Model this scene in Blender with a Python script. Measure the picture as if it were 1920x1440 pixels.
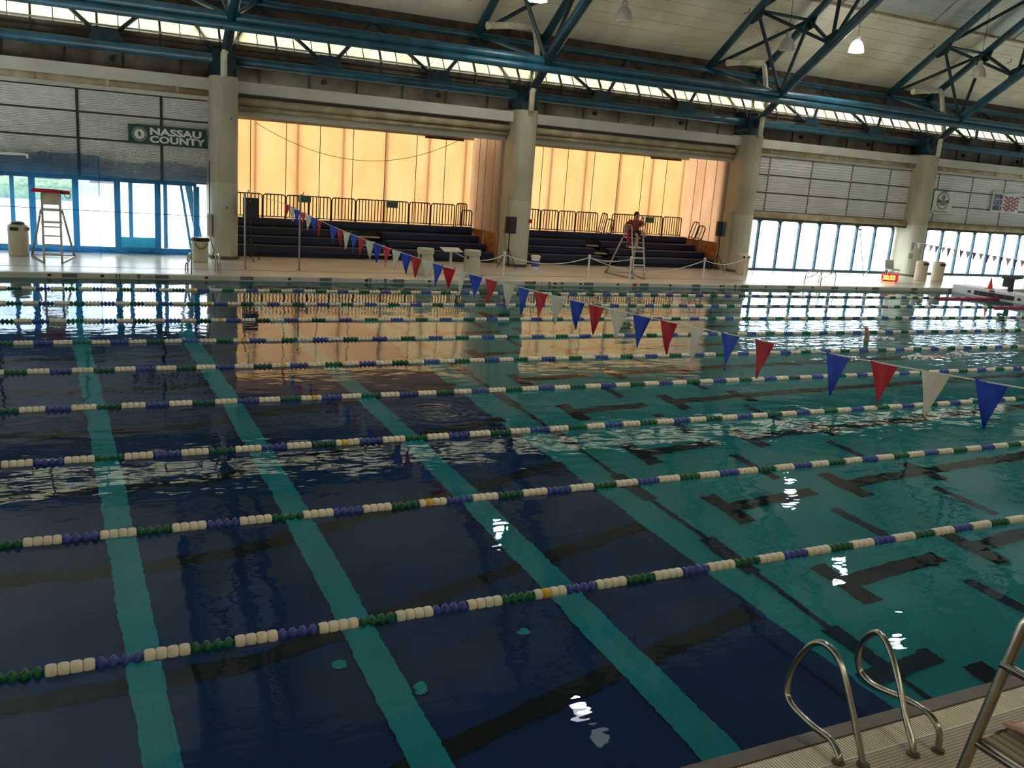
import bpy, bmesh, math, random
from mathutils import Vector, Matrix
random.seed(7)
S = bpy.context.scene
for _o in list(bpy.data.objects):
    bpy.data.objects.remove(_o)
COL = S.collection

# ------------------------------------------------------------------ camera
YAW, PITCH, ROLL, CAMZ, FPX = 0.4701, 0.2264, 0.0745, 3.8052, 1684.0
def cam_axes():
    fwd = Vector((math.sin(YAW) * math.cos(PITCH), math.cos(YAW) * math.cos(PITCH), -math.sin(PITCH)))
    right = Vector((math.cos(YAW), -math.sin(YAW), 0)); up = right.cross(fwd)
    r2 = right * math.cos(ROLL) + up * math.sin(ROLL); u2 = up * math.cos(ROLL) - right * math.sin(ROLL)
    return r2, u2, fwd
_r, _u, _w = cam_axes()
cam = bpy.data.cameras.new('camera'); cam.sensor_width = 36; cam.lens = FPX / 1920 * 36
cam.clip_start = 0.05; cam.clip_end = 500
camo = bpy.data.objects.new('camera', cam); COL.objects.link(camo)
M = Matrix.Identity(4)
for i in range(3):
    M[i][0] = _r[i]; M[i][1] = _u[i]; M[i][2] = -_w[i]
M[0][3], M[1][3], M[2][3] = 0, 0, CAMZ
camo.matrix_world = M
S.camera = camo

# ------------------------------------------------------------------ world / exposure
W = bpy.data.worlds.new('overcast_sky'); S.world = W; W.use_nodes = True
bg = W.node_tree.nodes['Background']
bg.inputs[0].default_value = (0.93, 0.97, 1.0, 1); bg.inputs[1].default_value = 8.0
S.view_settings.view_transform = 'Standard'; S.view_settings.look = 'None'
S.view_settings.exposure = 0.38; S.view_settings.gamma = 1.0; S.view_settings.use_curve_mapping = False
S.cycles.use_denoising = True
S.cycles.max_bounces = 8; S.cycles.diffuse_bounces = 4; S.cycles.transmission_bounces = 6
S.cycles.transparent_max_bounces = 16; S.cycles.sample_clamp_indirect = 6.0
LAMP_E = 130.0

DZ = 0.15                       # deck level above the water
CX = [5.19 + 11.83 * i for i in range(-1, 5)]     # column lines
NEAR_Y, FAR_Y = 4.1, 29.0

# ------------------------------------------------------------------ materials
MATS = {}
def mat(name, c, rough=.6, metal=0.0, vary=0.12, scale=3.0, emit=None, es=1.0, spec=0.4, bump=0.0, bscale=40, stretch=None, dirt=None):
    m = bpy.data.materials.new(name); m.use_nodes = True; nt = m.node_tree; N = nt.nodes; L = nt.links
    b = N['Principled BSDF']; b.inputs['Roughness'].default_value = rough; b.inputs['Metallic'].default_value = metal
    b.inputs['Specular IOR Level'].default_value = spec
    geo = N.new('ShaderNodeNewGeometry')
    src = geo.outputs['Position']
    if stretch:
        mp = N.new('ShaderNodeMapping'); mp.inputs['Scale'].default_value = stretch
        L.new(src, mp.inputs[0]); src = mp.outputs[0]
    nz = N.new('ShaderNodeTexNoise'); nz.inputs['Scale'].default_value = scale; nz.inputs['Detail'].default_value = 5
    L.new(src, nz.inputs['Vector'])
    cr = N.new('ShaderNodeValToRGB'); cr.color_ramp.elements[0].position = .3; cr.color_ramp.elements[1].position = .7
    d = dirt or tuple(max(0, x * (1 - 2 * vary)) for x in c)
    cr.color_ramp.elements[0].color = (*d, 1); cr.color_ramp.elements[1].color = (*[min(1, x * (1 + vary)) for x in c], 1)
    L.new(nz.outputs['Fac'], cr.inputs[0]); L.new(cr.outputs[0], b.inputs['Base Color'])
    if bump:
        n2 = N.new('ShaderNodeTexNoise'); n2.inputs['Scale'].default_value = bscale; L.new(geo.outputs['Position'], n2.inputs['Vector'])
        bp = N.new('ShaderNodeBump'); bp.inputs['Strength'].default_value = bump; bp.inputs['Distance'].default_value = .01
        L.new(n2.outputs['Fac'], bp.inputs['Height']); L.new(bp.outputs[0], b.inputs['Normal'])
    if emit:
        b.inputs['Emission Color'].default_value = (*emit, 1); b.inputs['Emission Strength'].default_value = es
    MATS[name] = m; return m

def sheet_mat(name, c, trans=.8, vary=.12, stain=None, scale=1.2, back=.5):
    """thin translucent sheet: part translucent, part diffuse"""
    m = bpy.data.materials.new(name); m.use_nodes = True; nt = m.node_tree; N = nt.nodes; L = nt.links
    N.clear(); out = N.new('ShaderNodeOutputMaterial'); mx = N.new('ShaderNodeMixShader'); mx.inputs[0].default_value = trans
    tr = N.new('ShaderNodeBsdfTranslucent'); df = N.new('ShaderNodeBsdfDiffuse')
    geo = N.new('ShaderNodeNewGeometry'); nz = N.new('ShaderNodeTexNoise'); nz.inputs['Scale'].default_value = scale; nz.inputs['Detail'].default_value = 6
    mp = N.new('ShaderNodeMapping'); mp.inputs['Scale'].default_value = (1, 1, .45)
    L.new(geo.outputs['Position'], mp.inputs[0]); L.new(mp.outputs[0], nz.inputs['Vector'])
    cr = N.new('ShaderNodeValToRGB'); cr.color_ramp.elements[0].position = .32; cr.color_ramp.elements[1].position = .62
    cr.color_ramp.elements[0].color = (*(stain or tuple(x * (1 - vary * 2) for x in c)), 1); cr.color_ramp.elements[1].color = (*c, 1)
    L.new(nz.outputs['Fac'], cr.inputs[0]); L.new(cr.outputs[0], tr.inputs[0])
    df.inputs[0].default_value = (back, back * .9, back * .72, 1)
    L.new(df.outputs[0], mx.inputs[1]); L.new(tr.outputs[0], mx.inputs[2]); L.new(mx.outputs[0], out.inputs[0])
    MATS[name] = m; return m

def net_mat(name, c, dens):
    m = bpy.data.materials.new(name); m.use_nodes = True; nt = m.node_tree; N = nt.nodes; L = nt.links
    N.clear(); out = N.new('ShaderNodeOutputMaterial'); mx = N.new('ShaderNodeMixShader')
    tp = N.new('ShaderNodeBsdfTransparent'); df = N.new('ShaderNodeBsdfDiffuse'); tl = N.new('ShaderNodeBsdfTranslucent'); ad = N.new('ShaderNodeMixShader')
    ad.inputs[0].default_value = .5
    df.inputs[0].default_value = (c[0] * .4, c[1] * .3, c[2] * .36, 1); tl.inputs[0].default_value = (c[0] * 1.2, c[1] * 1.5, c[2] * 1.3, 1)
    geo = N.new('ShaderNodeNewGeometry'); nz = N.new('ShaderNodeTexNoise'); nz.inputs['Scale'].default_value = 1.1
    L.new(geo.outputs['Position'], nz.inputs['Vector'])
    mr = N.new('ShaderNodeMapRange'); mr.inputs['From Min'].default_value = .3; mr.inputs['From Max'].default_value = .7
    mr.inputs['To Min'].default_value = dens - .08; mr.inputs['To Max'].default_value = dens + .08
    L.new(nz.outputs['Fac'], mr.inputs['Value']); L.new(mr.outputs[0], mx.inputs[0])
    L.new(df.outputs[0], ad.inputs[1]); L.new(tl.outputs[0], ad.inputs[2])
    L.new(tp.outputs[0], mx.inputs[1]); L.new(ad.outputs[0], mx.inputs[2]); L.new(mx.outputs[0], out.inputs[0])
    MATS[name] = m; return m

def glass_mat(name, tint=(.93, .97, .97)):
    m = bpy.data.materials.new(name); m.use_nodes = True; nt = m.node_tree; N = nt.nodes; L = nt.links
    N.clear(); out = N.new('ShaderNodeOutputMaterial'); mx = N.new('ShaderNodeMixShader')
    lw = N.new('ShaderNodeLayerWeight'); lw.inputs[0].default_value = .5
    pw = N.new('ShaderNodeMath'); pw.operation = 'POWER'; pw.inputs[1].default_value = 5.0; L.new(lw.outputs['Facing'], pw.inputs[0])
    fr = N.new('ShaderNodeMath'); fr.operation = 'MULTIPLY_ADD'; fr.inputs[1].default_value = .9; fr.inputs[2].default_value = .05; L.new(pw.outputs[0], fr.inputs[0])
    tp = N.new('ShaderNodeBsdfTransparent'); tp.inputs[0].default_value = (*tint, 1); gl = N.new('ShaderNodeBsdfGlossy'); gl.inputs['Roughness'].default_value = .03
    L.new(fr.outputs[0], mx.inputs[0]); L.new(tp.outputs[0], mx.inputs[1]); L.new(gl.outputs[0], mx.inputs[2]); L.new(mx.outputs[0], out.inputs[0])
    MATS[name] = m; return m

def water_mat():
    m = bpy.data.materials.new('pool_water'); m.use_nodes = True; nt = m.node_tree; N = nt.nodes; L = nt.links
    N.clear(); out = N.new('ShaderNodeOutputMaterial'); rf = N.new('ShaderNodeBsdfRefraction'); rf.inputs['IOR'].default_value = 1.33; rf.inputs['Roughness'].default_value = 0.0
    rf.inputs['Color'].default_value = (.95, 1, 1, 1); gs = N.new('ShaderNodeBsdfGlossy'); gs.inputs['Roughness'].default_value = 0.0; gs.inputs['Color'].default_value = (.72, .80, .88, 1)
    fr = N.new('ShaderNodeFresnel'); fr.inputs['IOR'].default_value = 1.33; mxs = N.new('ShaderNodeMixShader')
    geo = N.new('ShaderNodeNewGeometry'); P = geo.outputs['Position']
    def noise(sc, det, st=(1, 1, 1)):
        mp = N.new('ShaderNodeMapping'); mp.inputs['Scale'].default_value = st; L.new(P, mp.inputs[0])
        n = N.new('ShaderNodeTexNoise'); n.inputs['Scale'].default_value = sc; n.inputs['Detail'].default_value = det; L.new(mp.outputs[0], n.inputs['Vector']); return n.outputs['Fac']
    def math_(op, a, b=None):
        n = N.new('ShaderNodeMath'); n.operation = op
        for i, v in enumerate((a, b)):
            if v is None: continue
            if isinstance(v, (int, float)): n.inputs[i].default_value = v
            else: L.new(v, n.inputs[i])
        return n.outputs[0]
    def dist(c, s):
        v = N.new('ShaderNodeVectorMath'); v.operation = 'SUBTRACT'; L.new(P, v.inputs[0]); v.inputs[1].default_value = c
        v2 = N.new('ShaderNodeVectorMath'); v2.operation = 'MULTIPLY'; L.new(v.outputs[0], v2.inputs[0]); v2.inputs[1].default_value = s
        v3 = N.new('ShaderNodeVectorMath'); v3.operation = 'LENGTH'; L.new(v2.outputs[0], v3.inputs[0]); return v3.outputs['Value']
    def smooth(v, a, b, t0, t1):
        mr = N.new('ShaderNodeMapRange'); mr.interpolation_type = 'SMOOTHSTEP'; L.new(v, mr.inputs['Value'])
        mr.inputs['From Min'].default_value = a; mr.inputs['From Max'].default_value = b; mr.inputs['To Min'].default_value = t0; mr.inputs['To Max'].default_value = t1; return mr.outputs[0]
    swell = math_('MULTIPLY', noise(.9, 2), .010)
    rip = math_('MULTIPLY', noise(3.2, 2, (.7, 1.3, 1)), .0030)
    fine = math_('MULTIPLY', noise(11, 1, (.6, 1.2, 1)), .00035)
    stir = smooth(dist((23, 17.8, 0), (.085, .19, 0)), 0.1, 1.25, 1, 0)
    chop = math_('MULTIPLY', math_('MULTIPLY', noise(2.4, 3, (.55, 1.5, 1)), .032), stir)
    r = dist((5.35, 13.2, 0), (1, 1, 0))
    ring = math_('MULTIPLY', math_('MULTIPLY', math_('SINE', math_('MULTIPLY', r, 38.0)), .0012), smooth(r, .15, 1.1, 1, 0))
    h = math_('ADD', math_('ADD', math_('ADD', swell, rip), math_('ADD', fine, chop)), ring)
    bp = N.new('ShaderNodeBump'); bp.inputs['Strength'].default_value = 1.0; bp.inputs['Distance'].default_value = 1.0
    L.new(h, bp.inputs['Height']); [L.new(bp.outputs[0], n_.inputs['Normal']) for n_ in (rf, gs, fr)]
    L.new(fr.outputs[0], mxs.inputs[0]); L.new(rf.outputs[0], mxs.inputs[1]); L.new(gs.outputs[0], mxs.inputs[2]); L.new(mxs.outputs[0], out.inputs[0])
    MATS['water'] = m; return m

def tile_mat(name, c, grout, size=.05, rough=.45, vary=.1, gap=.04, spec=.4):
    m = mat(name, c, rough, vary=vary, scale=2.0, spec=spec); nt = m.node_tree; N = nt.nodes; L = nt.links
    b = N['Principled BSDF']; cr = [n for n in N if n.type == 'VALTORGB'][0]
    geo = [n for n in N if n.type == 'NEW_GEOMETRY'][0]
    br = N.new('ShaderNodeTexBrick'); br.offset = 0; br.inputs['Scale'].default_value = 1.0
    br.inputs['Brick Width'].default_value = size; br.inputs['Row Height'].default_value = size; br.inputs['Mortar Size'].default_value = size * gap
    br.inputs['Mortar Smooth'].default_value = .2
    L.new(geo.outputs['Position'], br.inputs['Vector']); L.new(cr.outputs[0], br.inputs['Color1']); L.new(cr.outputs[0], br.inputs['Color2'])
    br.inputs['Mortar'].default_value = (*grout, 1); L.new(br.outputs['Color'], b.inputs['Base Color']); return m

mat('steel_blue', (.014, .082, .125), .38, vary=.25, scale=1.6, spec=.5)
mat('steel_dark', (.012, .035, .045), .5, vary=.3, scale=2)
mat('rust_brown', (.075, .055, .035), .8, vary=.3, scale=2)
mat('girder_grey', (.16, .145, .115), .8, vary=.25, scale=1.3, dirt=(.07, .055, .035))
mat('fascia', (.50, .48, .40), .7, vary=.08, scale=1.0)
mat('beige_pipe', (.42, .36, .24), .6, vary=.15, scale=1.6, dirt=(.26, .19, .10))
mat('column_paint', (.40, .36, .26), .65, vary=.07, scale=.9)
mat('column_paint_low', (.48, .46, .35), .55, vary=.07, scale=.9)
mat('ceiling_panel', (.72, .68, .56), .8, vary=.10, scale=.5, dirt=(.58, .52, .38))
mat('corrugated', (.52, .53, .50), .55, vary=.08, scale=.6)
mat('louver_white', (.70, .69, .66), .6, vary=.06, scale=.8)
mat('mullion_brown', (.035, .025, .018), .6, vary=.2)
mat('mullion_grey', (.18, .17, .15), .6, vary=.2)
mat('window_blue', (.03, .11, .19), .45, vary=.15)
mat('deck_concrete', (.60, .55, .45), .28, vary=.10, scale=.8, bump=.15, bscale=25, dirt=(.46, .40, .30))
mat('gutter_beige', (.58, .54, .43), .4, vary=.08, scale=1.2)
mat('gutter_steel', (.12, .09, .06), .5, .1, vary=.2, scale=3)
mat('black_mark', (.012, .012, .012), .5, vary=.1)
mat('marker_grey', (.14, .15, .16), .5, vary=.1)
mat('marker_red', (.45, .06, .05), .5, vary=.1)
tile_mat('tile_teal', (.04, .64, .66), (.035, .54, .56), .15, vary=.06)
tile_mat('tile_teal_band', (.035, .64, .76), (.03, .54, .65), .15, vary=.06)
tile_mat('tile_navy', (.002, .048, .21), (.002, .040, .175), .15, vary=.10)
tile_mat('tile_dark', (.006, .012, .016), (.005, .01, .013), .15)
tile_mat('tile_slate', (.014, .045, .085), (.012, .04, .075), .15)
tile_mat('tile_deck', (.62, .50, .36), (.24, .17, .11), .027, .5, gap=.14)
mat('seat_navy', (.008, .013, .045), .5, vary=.15, scale=2)
mat('bleacher_black', (.010, .011, .016), .7, vary=.2)
mat('step_beige', (.34, .30, .20), .7, vary=.15)
mat('wood_orange', (.40, .155, .045), .55, vary=.2, scale=1.4, stretch=(1, 1, 4))
mat('rail_brown', (.045, .022, .012), .5, vary=.2)
mat('board_green', (.010, .055, .045), .5, vary=.1)
mat('sign_grey_green', (.10, .17, .13), .6, vary=.15, scale=8)
mat('letter_white', (.70, .70, .64), .6, vary=.05)
mat('letter_dark', (.03, .05, .05), .6, vary=.05)
mat('letter_navy', (.06, .07, .25), .6, vary=.05)
mat('wave_red', (.45, .05, .09), .6, vary=.05)
mat('banner_white', (.68, .67, .61), .7, vary=.05, scale=3)
mat('seal_grey', (.22, .23, .20), .7, vary=.1, scale=10)
mat('flag_red', (.55, .012, .03), .5, vary=.08, scale=8)
mat('flag_blue', (.012, .055, .55), .5, vary=.08, scale=8)
mat('flag_white', (.78, .72, .62), .6, vary=.05, scale=8)
mat('flag_purple', (.10, .07, .17), .6, vary=.08)
mat('flag_grey', (.42, .37, .34), .6, vary=.08)
mat('cord_white', (.75, .73, .66), .7, vary=.05)
mat('pole_steel', (.30, .29, .26), .35, .7, vary=.1)
mat('chrome', (.52, .46, .40), .22, 1.0, vary=.12, scale=5)
mat('chair_tube', (.45, .42, .36), .35, .6, vary=.1)
mat('chair_tread', (.62, .60, .53), .6, vary=.1)
mat('chair_cream', (.60, .50, .33), .6, vary=.1)
mat('bin_beige', (.55, .50, .36), .6, vary=.07, scale=2)
mat('bin_tan', (.60, .49, .36), .6, vary=.07, scale=2)
mat('black_plastic', (.012, .012, .013), .45, vary=.2)
mat('bucket_white', (.75, .75, .72), .5, vary=.05)
mat('bucket_blue', (.05, .08, .35), .5, vary=.05)
mat('post_white', (.74, .73, .68), .5, vary=.05)
mat('tube_red', (.50, .012, .025), .45, vary=.1)
mat('alarm_red', (.40, .03, .02), .4, vary=.1)
mat('box_grey', (.42, .42, .38), .5, vary=.08)
mat('float_white', (.84, .74, .56), .42, vary=.04, scale=6)
mat('float_blue', (.06, .085, .36), .38, vary=.12, scale=6)
mat('float_green', (.008, .12, .045), .38, vary=.12, scale=6)
mat('float_yellow', (.75, .45, .04), .4, vary=.06, scale=6)
mat('rope_red', (.48, .03, .07), .5, vary=.1)
mat('bulkhead_white', (.72, .70, .70), .45, vary=.05)
mat('grille_black', (.02, .018, .022), .5, vary=.1)
mat('cone_red', (.75, .06, .05), .5, vary=.06)
mat('duct_white', (.62, .58, .46), .65, vary=.12, scale=3, dirt=(.42, .36, .24))
mat('pipe_rust', (.34, .26, .15), .7, vary=.2, scale=4)
mat('shade_grey', (.50, .46, .40), .35, .1, vary=.05)
mat('lamp_lit', (.9, .9, .9), .5, vary=0, emit=(1.0, .97, .92), es=LAMP_E)
mat('lamp_glow', (.9, .9, .9), .5, vary=0, emit=(1.0, .97, .92), es=9.0)
mat('lamp_dim', (.9, .9, .85), .5, vary=0, emit=(.95, .97, .92), es=1.4)
mat('digit_glow', (.9, .5, .1), .5, vary=0, emit=(1.0, .60, .10), es=2.6)
mat('clock_red', (.55, .02, .02), .45, vary=.05, emit=(1.0, .02, .03), es=.45)  # faint emission over the whole case stands in for the LED glow
mat('skin', (.42, .22, .14), .5, vary=.06, scale=8)
mat('skin_light', (.66, .36, .26), .5, vary=.06, scale=8)
mat('hair_dark', (.015, .01, .008), .6, vary=.1)
mat('shirt_red', (.26, .035, .020), .75, vary=.12, scale=10)
mat('shorts_dark', (.020, .016, .018), .8, vary=.12, scale=10)
mat('foam_white', (.85, .88, .88), .6, vary=.05)
mat('ground_pale', (.58, .57, .54), .9, vary=.08)
mat('hedge_green', (.26, .36, .20), .9, vary=.25, scale=4)
mat('outside_wall', (.55, .56, .56), .9, vary=.06)
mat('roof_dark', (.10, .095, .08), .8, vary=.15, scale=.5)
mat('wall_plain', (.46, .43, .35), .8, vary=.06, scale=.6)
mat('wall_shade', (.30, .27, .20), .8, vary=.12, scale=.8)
mat('spandrel_teal', (.10, .42, .45), .5, vary=.1)
sheet_mat('curtain_orange', (.24, .130, .051), .82, stain=(.215, .107, .038), back=.45)
sheet_mat('curtain_side', (.30, .17, .095), .75, stain=(.25, .13, .066), back=.5)
sheet_mat('clerestory_sheet', (.46, .42, .30), .85, stain=(.40, .34, .20), scale=.8, back=.5)
net_mat('net_blue', (.022, .11, .28), .62)
net_mat('net_blue_thin', (.022, .12, .28), .44)
sheet_mat('spandrel_sheet', (.06, .30, .32), .8, back=.3)
glass_mat('window_glass'); water_mat()

# ------------------------------------------------------------------ mesh helpers
class MB:
    def __init__(s): s.v = []; s.f = []; s.mi = []; s.m = 0
    def add(s, vs, fs):
        o = len(s.v); s.v += [tuple(x) for x in vs]; s.f += [tuple(i + o for i in q) for q in fs]; s.mi += [s.m] * len(fs); return s
    def box(s, x0, x1, y0, y1, z0, z1):
        return s.add([(x0, y0, z0), (x1, y0, z0), (x1, y1, z0), (x0, y1, z0), (x0, y0, z1), (x1, y0, z1), (x1, y1, z1), (x0, y1, z1)],
                     [(3, 2, 1, 0), (4, 5, 6, 7), (0, 1, 5, 4), (1, 2, 6, 5), (2, 3, 7, 6), (3, 0, 4, 7)])
    def cbox(s, x0, x1, y0, y1, z0, z1, c):
        """box with chamfered top and vertical edges"""
        def ring(i, z): return [(x0 + i + c, y0 + i, z), (x1 - i - c, y0 + i, z), (x1 - i, y0 + i + c, z), (x1 - i, y1 - i - c, z), (x1 - i - c, y1 - i, z), (x0 + i + c, y1 - i, z), (x0 + i, y1 - i - c, z), (x0 + i, y0 + i + c, z)]
        vs = ring(0, z0) + ring(0, z1 - c) + ring(c, z1)
        fs = [tuple(range(7, -1, -1)), tuple(range(16, 24))]
        for a in (0, 8):
            for i in range(8): fs.append((a + i, a + (i + 1) % 8, a + 8 + (i + 1) % 8, a + 8 + i))
        return s.add(vs, fs)
    def quad(s, a, b, c, d): return s.add([a, b, c, d], [(0, 1, 2, 3)])
    def tube(s, pts, r, n=8, cap=True, closed=False):
        P = [Vector(p) for p in pts]; m = len(P); rs = r if isinstance(r, (list, tuple)) else [r] * m
        T = []
        for i in range(m):
            if closed: t = P[(i + 1) % m] - P[i - 1]
            else: t = P[min(i + 1, m - 1)] - P[max(i - 1, 0)]
            T.append(t.normalized() if t.length > 1e-9 else Vector((0, 0, 1)))
        up = Vector((0, 0, 1)) if abs(T[0].z) < .9 else Vector((1, 0, 0))
        nrm = (up - T[0] * up.dot(T[0])).normalized(); vs = []
        for i in range(m):
            nrm = nrm - T[i] * nrm.dot(T[i]); nrm = nrm.normalized() if nrm.length > 1e-6 else T[i].orthogonal().normalized()
            b = T[i].cross(nrm)
            for k in range(n):
                a = 2 * math.pi * (k + .5) / n; vs.append(P[i] + (nrm * math.cos(a) + b * math.sin(a)) * rs[i])
        fs = []
        for i in range(m if closed else m - 1):
            j = (i + 1) % m
            for k in range(n): fs.append((i * n + k, i * n + (k + 1) % n, j * n + (k + 1) % n, j * n + k))
        if cap and not closed: fs += [tuple(range(n - 1, -1, -1)), tuple((m - 1) * n + k for k in range(n))]
        return s.add(vs, fs)
    def lathe(s, prof, c=(0, 0, 0), n=16, axis='z', cap=True):
        vs = []; fs = []; m = len(prof)
        for (r, h) in prof:
            for k in range(n):
                a = 2 * math.pi * k / n; x, y = r * math.cos(a), r * math.sin(a)
                q = (x, y, h) if axis == 'z' else ((h, x, y) if axis == 'x' else (y, h, x))
                vs.append((q[0] + c[0], q[1] + c[1], q[2] + c[2]))
        for i in range(m - 1):
            for k in range(n): fs.append((i * n + k, i * n + (k + 1) % n, (i + 1) * n + (k + 1) % n, (i + 1) * n + k))
        if cap: fs += [tuple(range(n - 1, -1, -1)), tuple((m - 1) * n + k for k in range(n))]
        return s.add(vs, fs)
    def prism(s, poly, h0, h1, axis='z'):
        n = len(poly)
        def q(p, h): return (p[0], p[1], h) if axis == 'z' else ((h, p[0], p[1]) if axis == 'x' else (p[0], h, p[1]))
        vs = [q(p, h0) for p in poly] + [q(p, h1) for p in poly]
        fs = [tuple(range(n - 1, -1, -1)), tuple(range(n, 2 * n))] + [(i, (i + 1) % n, n + (i + 1) % n, n + i) for i in range(n)]
        return s.add(vs, fs)
    def mesh(s, name, mats, smooth=False):
        me = bpy.data.meshes.new(name); me.from_pydata(s.v, [], s.f)
        for m in (mats if isinstance(mats, (list, tuple)) else [mats]): me.materials.append(MATS[m])
        if any(s.mi): me.polygons.foreach_set('material_index', s.mi)
        if smooth: me.polygons.foreach_set('use_smooth', [True] * len(me.polygons))
        me.update(); return me

def tag(o, label=None, cat=None, group=None, kind=None):
    if label: o['label'] = label
    if cat: o['category'] = cat
    if group: o['group'] = group
    if kind: o['kind'] = kind
    return o
def link(name, data, parent=None, loc=(0, 0, 0), rz=0.0):
    o = bpy.data.objects.new(name, data); COL.objects.link(o); o.location = loc; o.rotation_euler = (0, 0, rz)
    if parent: o.parent = parent
    return o
def obj(name, mb, m, parent=None, loc=(0, 0, 0), rz=0.0, smooth=False):
    return link(name, mb.mesh(name, m, smooth), parent, loc, rz)
def thing(name, label, cat, loc=(0, 0, 0), rz=0.0, group=None, kind=None):
    return tag(link(name, None, None, loc, rz), label, cat, group, kind)
def struct(name, mb, m, label, cat, smooth=False):
    return tag(obj(name, mb, m, smooth=smooth), label, cat, None, 'structure')
def rect(x0, x1, y0, y1, z0, z1): return MB().box(x0, x1, y0, y1, z0, z1)
def text(name, body, size, m, parent, loc, rot=(math.pi / 2, 0, 0), bold=0.0, sx=1.0, ext=.004, align='LEFT', spacing=1.0):
    c = bpy.data.curves.new(name, 'FONT'); c.body = body; c.size = size; c.extrude = ext; c.offset = bold; c.align_x = align; c.space_character = spacing
    c.resolution_u = 3
    o = bpy.data.objects.new(name, c); COL.objects.link(o); bpy.context.view_layer.update()
    me = bpy.data.meshes.new_from_object(o.evaluated_get(bpy.context.evaluated_depsgraph_get())); bpy.data.objects.remove(o); me.materials.clear(); me.materials.append(MATS[m])
    o = bpy.data.objects.new(name, me); COL.objects.link(o); o.location = loc; o.rotation_euler = rot; o.scale = (sx, 1, 1); o.parent = parent
    return o

# ================================================================== POOL
XL, XR = -9.0, 58.0
XB = 37.6                      # bulkhead face
fl = thing('floor', 'tiled pool floor, navy diving well sloping up to a teal shallow end', 'pool floor', kind='structure')
def floor_z(x):
    if x < 2.0: return -4.85
    if x < 7.7: return -4.85 + (x - 2.0) / 5.7 * 1.65
    return -3.2 + min(.25, (x - 7.7) * .05)
def sk(x, y): return x + (16 - y) * .030           # the tile bands run slightly off square
Y0, Y1 = NEAR_Y, FAR_Y
def profile_floor(name, m, xa, xb, slant_a, slant_b):
    mb = MB(); ks = sorted(set([xa, xb] + [k for k in (2.0, 12.7) if xa < k < xb] + [xa + (xb - xa) * i / 16 for i in range(17)]))
    for i in range(len(ks) - 1):
        def X(k, y):
            if k == xa and slant_a: return sk(k, y)
            if k == xb and slant_b: return sk(k, y)
            return k
        q = [(X(ks[i], Y0), Y0), (X(ks[i + 1], Y0), Y0), (X(ks[i + 1], Y1), Y1), (X(ks[i], Y1), Y1)]
        mb.quad(*[(x, y, floor_z(x)) for x, y in q])
    return obj(name, mb, m, fl)
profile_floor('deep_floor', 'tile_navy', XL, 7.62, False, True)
profile_floor('shallow_floor', 'tile_teal', 7.62, XR, True, False)
def band(name, m, x, w, y0=None, y1=None):
    mb = MB(); ya, yb = y0 or Y0, y1 or Y1; n = 10
    for i in range(n):
        a = ya + (yb - ya) * i / n; b = ya + (yb - ya) * (i + 1) / n
        q = [(sk(x - w / 2, a), a), (sk(x + w / 2, a), a), (sk(x + w / 2, b), b), (sk(x - w / 2, b), b)]
        mb.quad(*[(xx, yy, floor_z(xx) + .035) for xx, yy in q])
    return obj(name, mb, m, fl)
for x in (-2.1, .55, 3.13, 5.72): band('tile_band', 'tile_teal_band', x, .40)
def mark(name, m, x0, x1, y0, y1, dz=.02):
    mb = MB(); ks = sorted(set([x0, x1] + [k for k in (2.0, 7.7, 12.7) if x0 < k < x1]))
    for i in range(len(ks) - 1):
        a, b = ks[i], ks[i + 1]
        mb.quad((a, y0, floor_z(a) + dz), (b, y0, floor_z(b) + dz), (b, y1, floor_z(b) + dz), (a, y1, floor_z(a) + dz))
    return obj(name, mb, m, fl)
for k in range(-1, 9):
    yc = 7.99 + 2.5 * k
    if yc < Y0 + .4: continue
    mark('lane_line', 'tile_dark', XL + 1, 7.75, yc - .15, yc + .15, .012)
    mark('lane_mark', 'tile_dark', 9.18, 9.48, yc - .52, yc + .52)
    mark('lane_mark', 'tile_dark', 9.48, 11.15, yc - .15, yc + .15)
    mark('lane_mark', 'tile_dark', 11.72, 12.02, yc - .52, yc + .52)
    mark('lane_mark', 'tile_dark', 13.62, 13.9, yc - .45, yc + .45, .026)
    mark('lane_line', 'tile_dark', 12.02, 34.5, yc - .15, yc + .15)
    # marks across the lanes
    yb = yc + 1.25
    mark('cross_dash', 'tile_slate', 8.25, 8.5, yb - .55, yb + .55)
    mark('cross_dash', 'tile_slate', 8.34, 8.42, yb - 1.95, yb - .55)
    mark('cross_dash', 'tile_slate', 10.85, 11.05, yb - .6, yb + .6)
    mark('cross_dash', 'tile_slate', 13.2, 13.38, yb - .6, yb + .6)
mark('cross_mark', 'tile_slate', 7.95, 9.1, 6.2, 6.45, .03); mark('cross_mark', 'tile_slate', 5.82, 6.2, 5.75, 6.05, .03)
for (x, y) in ((2.9, 9.9), (3.65, 9.0), (5.1, 9.2)):
    m_ = MB(); m_.lathe([(.09, 0), (.09, .02)], (x, y, floor_z(x) + .03), 14); obj('drain_disc', m_, 'tile_teal_band', fl)
# pool walls
pw = thing('wall_pool', 'teal tiled side walls of the pool under the water', 'pool wall', kind='structure')
obj('far_side', rect(XL, XR, FAR_Y, FAR_Y + .4, -5, -.02), 'tile_teal', pw)
obj('near_side', rect(XL, XR, NEAR_Y - .4, NEAR_Y, -5, -.02), 'tile_teal', pw)
obj('deep_end', rect(XL - .4, XL, NEAR_Y, FAR_Y, -5, .1), 'tile_teal', pw)
obj('shallow_end', rect(XR, XR + .4, NEAR_Y, FAR_Y, -5, .1), 'tile_teal', pw)
wt = MB().quad((XL, NEAR_Y, 0), (XR, NEAR_Y, 0), (XR, FAR_Y, 0), (XL, FAR_Y, 0))
tag(obj('water', wt, 'water'), 'clear rippled pool water filling the pool between the two decks', 'water', None, 'structure')

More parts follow.
